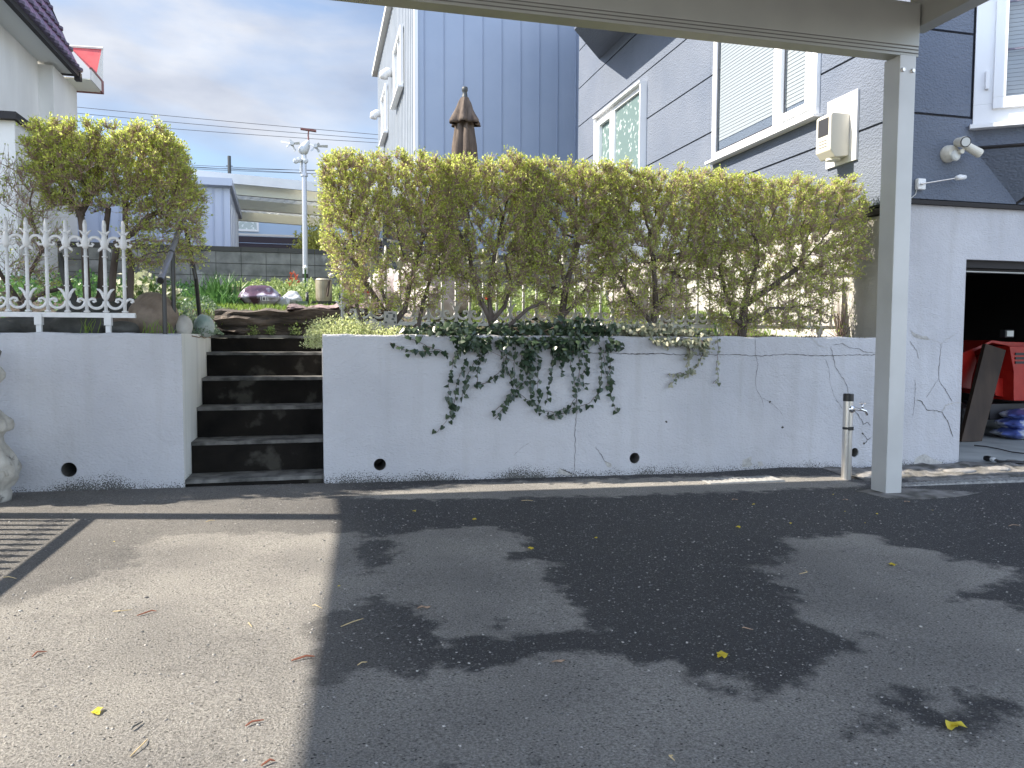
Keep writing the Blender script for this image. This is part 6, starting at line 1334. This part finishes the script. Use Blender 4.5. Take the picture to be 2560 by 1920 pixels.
# meter box on the side wall
mt_ = empty('meter_box', (XH, 6.8, 2.85), 'cream electricity meter box on a white backing board on the house side', 'meter box')
mb = MB(); xs = XH-.013
mb.box(xs-.025, xs, 6.60, 7.06, 2.87, 3.55); mb.build('backing_board', M_whitep, mt_, bevel=.002)
mb = MB(); y0, y1, z0, z1 = 6.70, 6.93, 2.93, 3.34; xo = xs-.24
mb.prism([(xs-.026, y0, z0), (xo+.06, y0, z0-.02), (xo, y0, z0+.05), (xo, y0, z1-.02), (xo+.02, y0, z1), (xs-.026, y0, z1)], (0, y1-y0, 0)); mbx = mb.build('casing', M_cream, mt_, bevel=.010)
mb = MB(); mb.box(xo-.003, xo, y0+.035, y1-.035, z0+.20, z1-.04); mb.build('dial_window', M_seal, mbx); mb = MB()
for k in range(3): mb.box(xo-.003, xo, y0+.05, y1-.05, z0+.09+k*.03, z0+.097+k*.03)
mb.build('vent_slot', M_alu_dark, mbx)
mb = MB(); mb.lathe([(.07, 0), (.07, -.02), (.0, -.025)], (xo+.12, (y0+y1)/2, z0-.012), 16); mb.build('cable_entry', M_cream, mbx)

# ================================================================== IN THE GARAGE
mc = empty('snow_machine', (8.2, 7.9, -.05), 'red enamelled snow clearing machine parked in the dark garage', 'machine')
def S_(x, y, d=7.6): return PY(*q5(x, y), d)
mb = MB(); mb.prism([S_(*q) for q in [(540, 865), (580, 855), (660, 822), (740, 785), (800, 793), (990, 800), (990, 830), (850, 822), (740, 800), (640, 850), (655, 900), (630, 990), (620, 1060), (570, 1050), (540, 1000)]], (0, .7, 0)); mb.build('hood', M_red, mc, bevel=.006)
mb = MB(); mb.prism([S_(*q, 7.5) for q in [(838, 820), (990, 818), (990, 1125), (862, 1125), (862, 960), (848, 880)]], (0, .6, 0)); pn = mb.build('engine_cover', M_red, mc, bevel=.006)
mb = MB()
for yy_ in (858, 882, 906): a_, b_ = S_(872, yy_, 7.49), S_(990, yy_, 7.49); mb.box(a_.x, b_.x, 7.488, 7.4985, a_.z-.025, a_.z+.005)
mb.build('louvre', M_seal, pn)
mb = MB(); mb.prism([S_(*q, 7.65) for q in [(740, 1000), (860, 1000), (862, 1115), (760, 1095)]], (0, .5, 0)); mb.prism([S_(*q, 7.7) for q in [(700, 900), (860, 840), (860, 1010), (700, 1010)]], (0, .5, 0)); mb.build('side_plate', M_red, mc)
mb = MB(); mb.box(*[S_(805, 775, 7.5).x, S_(855, 775, 7.5).x], 7.48, 7.56, S_(805, 770, 7.5).z, S_(805, 727, 7.5).z); lamp = mb.build('work_lamp', M_seal, mc, bevel=.006)
mb = MB(); mb.box(S_(812, 775, 7.5).x, S_(849, 775, 7.5).x, 7.472, 7.4795, S_(805, 764, 7.5).z, S_(805, 733, 7.5).z); mb.build('lens', M_lens, lamp)
mb = MB(); mb.box(7.9, 9.0, 7.62, 8.2, .15, .34); mb.build('chassis', M_seal, mc)
for x in (7.75, 8.85):
    mb = MB(); mb.lathe([(.05, -.06), (.19, -.07), (.21, -.04), (.21, .04), (.19, .07), (.05, .06)], (x, 8.0, .15), 20, 'X'); mb.build('wheel', M_black, mc)
# leaning board
mb = MB(); q = [S_(570, 1300, 7.25), S_(685, 1310, 7.25), S_(818, 842, 7.42), S_(705, 805, 7.42)]; q[0].z = q[1].z = -.05; mb.prism(q, (0, .05, .0)); tag(mb.build('leaning_board', M_board), 'dark rusty brown board leaning against the red machine in the garage', 'board')
mb = MB()
for k, (z, w_, lab) in enumerate(((0.0, .0, 'bottom blue and white plastic sack of the pile on the garage floor'), (.11, .03, 'middle blue and white plastic sack of the pile in the garage'), (.21, .09, 'top crumpled sack of the pile in the garage'))):
    a_ = PZ(*q5(870+w_*100, 1340), -.05); lump('plastic_sack', (a_.x+.20+w_*.6, a_.y+.1, -.05+.06+z), (.62-w_, .4, .15), M_bagblue, lab, 'sack', 50+k)
mb.bm.free()
h0 = PZ(*q5(712, 1447), -.05)
hs_ = empty('garden_hose', (h0.x, h0.y, -.05), 'black hose with a pale coupling end lying on the garage floor', 'hose')
mb = MB(); pts = [PZ(*q5(*q), -.035) for q in [(745, 1453), (780, 1465), (850, 1470), (919, 1473), (1000, 1476), (1100, 1490)]]; mb.tube(pts, .013, 8); mb.build('tube', M_blackp, hs_)
mb = MB(); a_, b_, c_, d_ = [PZ(*q5(*q), -.03) for q in [(697, 1446), (712, 1448), (735, 1452), (752, 1455)]]; mb.tube([a_, b_, c_], [.022, .028, .024], 10); mb.build('nozzle', M_black, hs_); mb = MB(); mb.tube([c_, d_], .020, 10); mb.build('coupling', M_plasticgrey, hs_)
mb = MB(); pts = [PZ(*q5(*q), -.048) for q in [(640, 1375), (700, 1380), (780, 1395), (850, 1412), (919, 1420), (1050, 1440)]]; mb.tube(pts, .006, 6); tag(mb.build('thin_cable', M_black), 'thin dark cable lying across the garage floor behind the hose', 'cable')

# ================================================================== CARVED STONE PEDESTAL at the left frame edge
pd = empty('carved_pedestal', (-2.045, 5.66, .025), 'carved cast stone pedestal with scrolls and leaf relief at the left frame edge', 'pedestal')
px, py_ = -2.115, 5.68
prof = [(.135, .0), (.14, .05), (.128, .075), (.15, .10), (.178, .15), (.185, .20), (.17, .26), (.135, .32), (.108, .38), (.10, .42), (.115, .45), (.148, .47), (.155, .50), (.148, .53), (.12, .555), (.085, .60), (.07, .66), (.068, .72), (.085, .77), (.115, .81), (.118, .84), (.10, .87), (.075, .90), (.09, .94), (.10, .98), (.07, 1.02)]
def pmod(a, j):
    z = prof[j][1]
    if .09 < z < .36: return 1+.07*math.sin(7*a+z*18)+.04*math.sin(15*a-z*30)
    if .45 < z < .56: return 1+.08*math.sin(9*a)
    if .75 < z: return 1+.07*math.sin(8*a)
    return 1
pf = []
for (r0, z0), (r1, z1) in zip(prof, prof[1:]): pf += [(r0, z0), ((r0+r1)/2, (z0+z1)/2)]
pf.append(prof[-1]); prof = pf
mb = MB(); mb.lathe([(r, z+.025) for r, z in prof], (px, py_, 0), 60, mod=pmod); mb.build('body', M_stone, pd, smooth=True)
for k in range(6):
    a0 = k*math.pi/3+.25; mb = MB(); pts = []
    for i in range(14): t_ = i/13*4.2; rr = .045*(1-i/17); pts.append(Vector((px+math.cos(a0)*(.165+.01*math.sin(t_))-math.sin(a0)*rr*math.cos(t_), py_+math.sin(a0)*.165+math.cos(a0)*rr*math.cos(t_), .20+rr*math.sin(t_)*1.3)))
    mb.tube(pts, .012, 6); mb.build('leaf_scroll', M_stone, pd, smooth=True)
    mb = MB(); pts = []
    for i in range(12): t_ = i/11*5; rr = .032*(1-i/16); pts.append(Vector((px+math.cos(a0)*.145-math.sin(a0)*rr*math.cos(t_), py_+math.sin(a0)*.145+math.cos(a0)*rr*math.cos(t_), .525+rr*math.sin(t_))))
    mb.tube(pts, .011, 6); mb.build('volute', M_stone, pd, smooth=True)

# ================================================================== SCATTER ON THE ASPHALT
GP = 'yellow petals fallen on the asphalt'
petals = [(z7(543, 183), .030, 'yellow petal nearest the sunlit strip, left of the others'), (z7(892, 230), .034, 'yellow petal fallen below the sunlit strip in the middle'), (z7(1215, 398), .036, 'yellow petal at the right tip of the pale dry patch'), (z7(1590, 338), .022, 'curled yellow petal on the dark middle asphalt'),
          (z8(973, 86), .020, 'small yellow petal just left of the post foot'), (z8(513, 144), .022, 'small yellow petal between two brown leaves near the wall'), (z8(1225, 198), .022, 'dull yellow petal in front of the carport post'), (z8(728, 252), .024, 'round bright yellow petal left of the post, clear of the wall'), (z8(1157, 250), .014, 'tiny yellow petal above the right dry patch'), (z8(428, 275), .034, 'spidery split yellow petal on the dark asphalt'),
          (z8(1043, 184), .014, 'tiny pale yellow petal left of the post base'), (z8(1549, 177), .016, 'ochre petal right of the post base'), (z8(1320, 492), .042, 'yellow petal lying in the middle of the right dry patch'), (z8(332, 1018), .058, 'large folded yellow petal on the dark patch, centre right'), (z8(1655, 1430), .062, 'large torn yellow petal on a dark stain at the lower right'),
          (z6(655, 358), .014, 'tiny yellow petal in the sunlit asphalt'), (z6(550, 1348), .04, 'flat pale yellow petal at the lower left in the sun'), (z7(110, 616), .016, 'tiny ochre petal beside the shadow edge')]
for k, (uv, s, lab) in enumerate(petals):
    p = PG(*uv); rr = random.Random(k); t = empty('yellow_petal', (p.x, p.y, p.z), lab, 'petal', GP); a0 = rr.uniform(0, 6)
    for q in range(2 if s > .02 else 1):
        mb = MB(); a1 = a0+q*2.0; c = Vector((p.x+rr.uniform(-.3, .3)*s*q, p.y+rr.uniform(-.3, .3)*s*q, p.z+.003)); ring = []
        for i in range(9):
            t_ = 2*math.pi*i/9; x, y = s*.5*math.cos(t_)*rr.uniform(.8, 1.1), s*.3*math.sin(t_)*rr.uniform(.8, 1.1); z = .25*s*abs(math.sin(t_))*rr.uniform(.3, 1.2)
            ring.append(mb.bm.verts.new(c+Vector((x*math.cos(a1)-y*math.sin(a1), x*math.sin(a1)+y*math.cos(a1), z))))
        m0 = mb.bm.verts.new(c+Vector((0, 0, .08*s)))
        for i in range(9): mb.bm.faces.new([ring[i], ring[(i+1) % 9], m0])
        mb.build('lobe', M_petal, t, smooth=True)
for k, (uv, s, lab) in enumerate([(z8(408, 118), .05, 'dry brown leaf on the asphalt left of the post near the grate'), (z8(1045, 118), .045, 'dry brown leaf just in front of the post foot'), (z7(600, 745), .06, 'crumpled dry brown leaf at the edge of the central dry patch'), (z7(1370, 1055), .05, 'narrow dry grey leaf on the lower asphalt'), (z8(1400, 130), .05, 'curled pale leaf scraps right of the post foot')]):
    p = PG(*uv); rr = random.Random(90+k); mb = MB(); ring = []
    for i in range(10):
        t_ = 2*math.pi*i/10; ring.append(mb.bm.verts.new((p.x+s*.5*math.cos(t_)*rr.uniform(.8, 1.1), p.y+s*.22*math.sin(t_), p.z+.004+.2*s*abs(math.cos(t_*1.5))*rr.uniform(.3, 1))))
    m0 = mb.bm.verts.new((p.x, p.y, p.z+.012))
    for i in range(10): mb.bm.faces.new([ring[i], ring[(i+1) % 10], m0])
    tag(mb.build('dry_leaf', M_dryleaf), lab, 'leaf', 'dry leaves on the asphalt')
sticks = [(z6(1680, 1048), z6(1812, 1024), .0035, M_redtwig, 'red brown stick crossing the shadow edge'), (z6(185, 1027), z6(270, 996), .003, M_redtwig, 'red brown stick at the left in the sun'), (z6(790, 787), z6(902, 762), .0028, M_redtwig, 'thin brown stick in the middle of the sunlit asphalt'), (z6(1415, 1425), z6(1520, 1390), .0028, M_redtwig, 'reddish stick low in the sunlit asphalt'),
          (z6(755, 1447), z6(822, 1400), .003, M_patina, 'dark twig low in the sunlit asphalt'), (z6(1505, 1655), z6(1585, 1628), .003, M_redtwig, 'brown twig at the bottom edge near the shadow'), (z6(750, 1600), z6(850, 1500), .0018, M_straw, 'long curved pale straw at the bottom left'), (z6(650, 762), z6(760, 752), .0018, M_straw, 'pale straw left of the thin brown stick'), (z6(1800, 728), z6(1856, 745), .0018, M_straw, 'short straw just inside the shadow edge'),
          (z6(1430, 825), z6(1452, 852), .0018, M_straw, 'short straw below the dry tan patch'), (z7(120, 850), z7(250, 803), .0022, M_straw, 'curved dry straw on the dark stain right of the shadow edge'), (z7(215, 1073), z7(272, 1055), .0022, M_straw, 'small dry straw on the shaded asphalt'), (z6(1185, 245), z6(1240, 236), .002, M_straw, 'straw across the thin pole shadow'), (z6(20, 565), z6(95, 572), .002, M_straw, 'straw lying in the gate shadow'),
          (z8(450, 858), z8(512, 868), .0025, M_dryleaf, 'short pale twig on the dark centre stain'), (z8(780, 545), z8(812, 522), .002, M_straw, 'pale straw on the right dry patch'), (z7(1160, 122), z7(1228, 122), .0018, M_straw, 'thin straw near the sunlit strip'), (z8(1985, 268), z8(2050, 265), .002, M_dryleaf, 'thin twig right of the post'), (z8(50, 1595), z8(62, 1625), .0025, M_straw, 'short straw at the bottom middle')]
for k, (a_, b_, r0, mt, lab) in enumerate(sticks):
    a_, b_ = PG(*a_), PG(*b_); rr = random.Random(k); m_ = (a_+b_)/2+Vector((rr.uniform(-.015, .015), rr.uniform(-.02, .02), .004)); z = Vector((0, 0, r0+.002))
    mb = MB(); mb.tube([a_+z, a_.lerp(m_, .5)+z, m_+z, m_.lerp(b_, .5)+z, b_+z], [r0*.7, r0, r0, r0*.9, r0*.5], 5); tag(mb.build('twig', mt), lab, 'twig', 'twigs and straws on the asphalt')
# loose chips of stone
n = 6000; x = rng.uniform(-2.2, 5.5, n); y = 1.2+5.0*rng.random(n)**1.2; s = rng.uniform(.0012, .0040, n)*(1+.6*(rng.random(n) < .03)); 
base = norm(rng.normal(size=(n, 8, 3))); cube = np.array([(-1, -1, -1), (1, -1, -1), (1, 1, -1), (-1, 1, -1), (-1, -1, 1), (1, -1, 1), (1, 1, 1), (-1, 1, 1)], float)
ang = rng.uniform(0, 6.28, n); ca, sa = np.cos(ang)[:, None], np.sin(ang)[:, None]; c = cube[None]*np.array([1.2, .8, .45])+base*.35
V = np.stack([c[..., 0]*ca-c[..., 1]*sa, c[..., 0]*sa+c[..., 1]*ca, c[..., 2]+.3], -1)*s[:, None, None]; V[..., 0] += x[:, None]; V[..., 1] += y[:, None]; V[..., 2] += zgc(x)[:, None]
fi = np.array([(0, 3, 2, 1), (4, 5, 6, 7), (0, 1, 5, 4), (1, 2, 6, 5), (2, 3, 7, 6), (3, 0, 4, 7)]); F = (np.arange(n)*8)[:, None, None]+fi[None]
tag(npmesh('stone_chips', V.reshape(-1, 3), F.reshape(-1, 4), pm('chip_stone', (.10, .10, .10), (.42, .40, .37), island=True, rough=.9)), 'loose grey and white stone chips scattered over the asphalt', 'stone chips', kind='stuff')
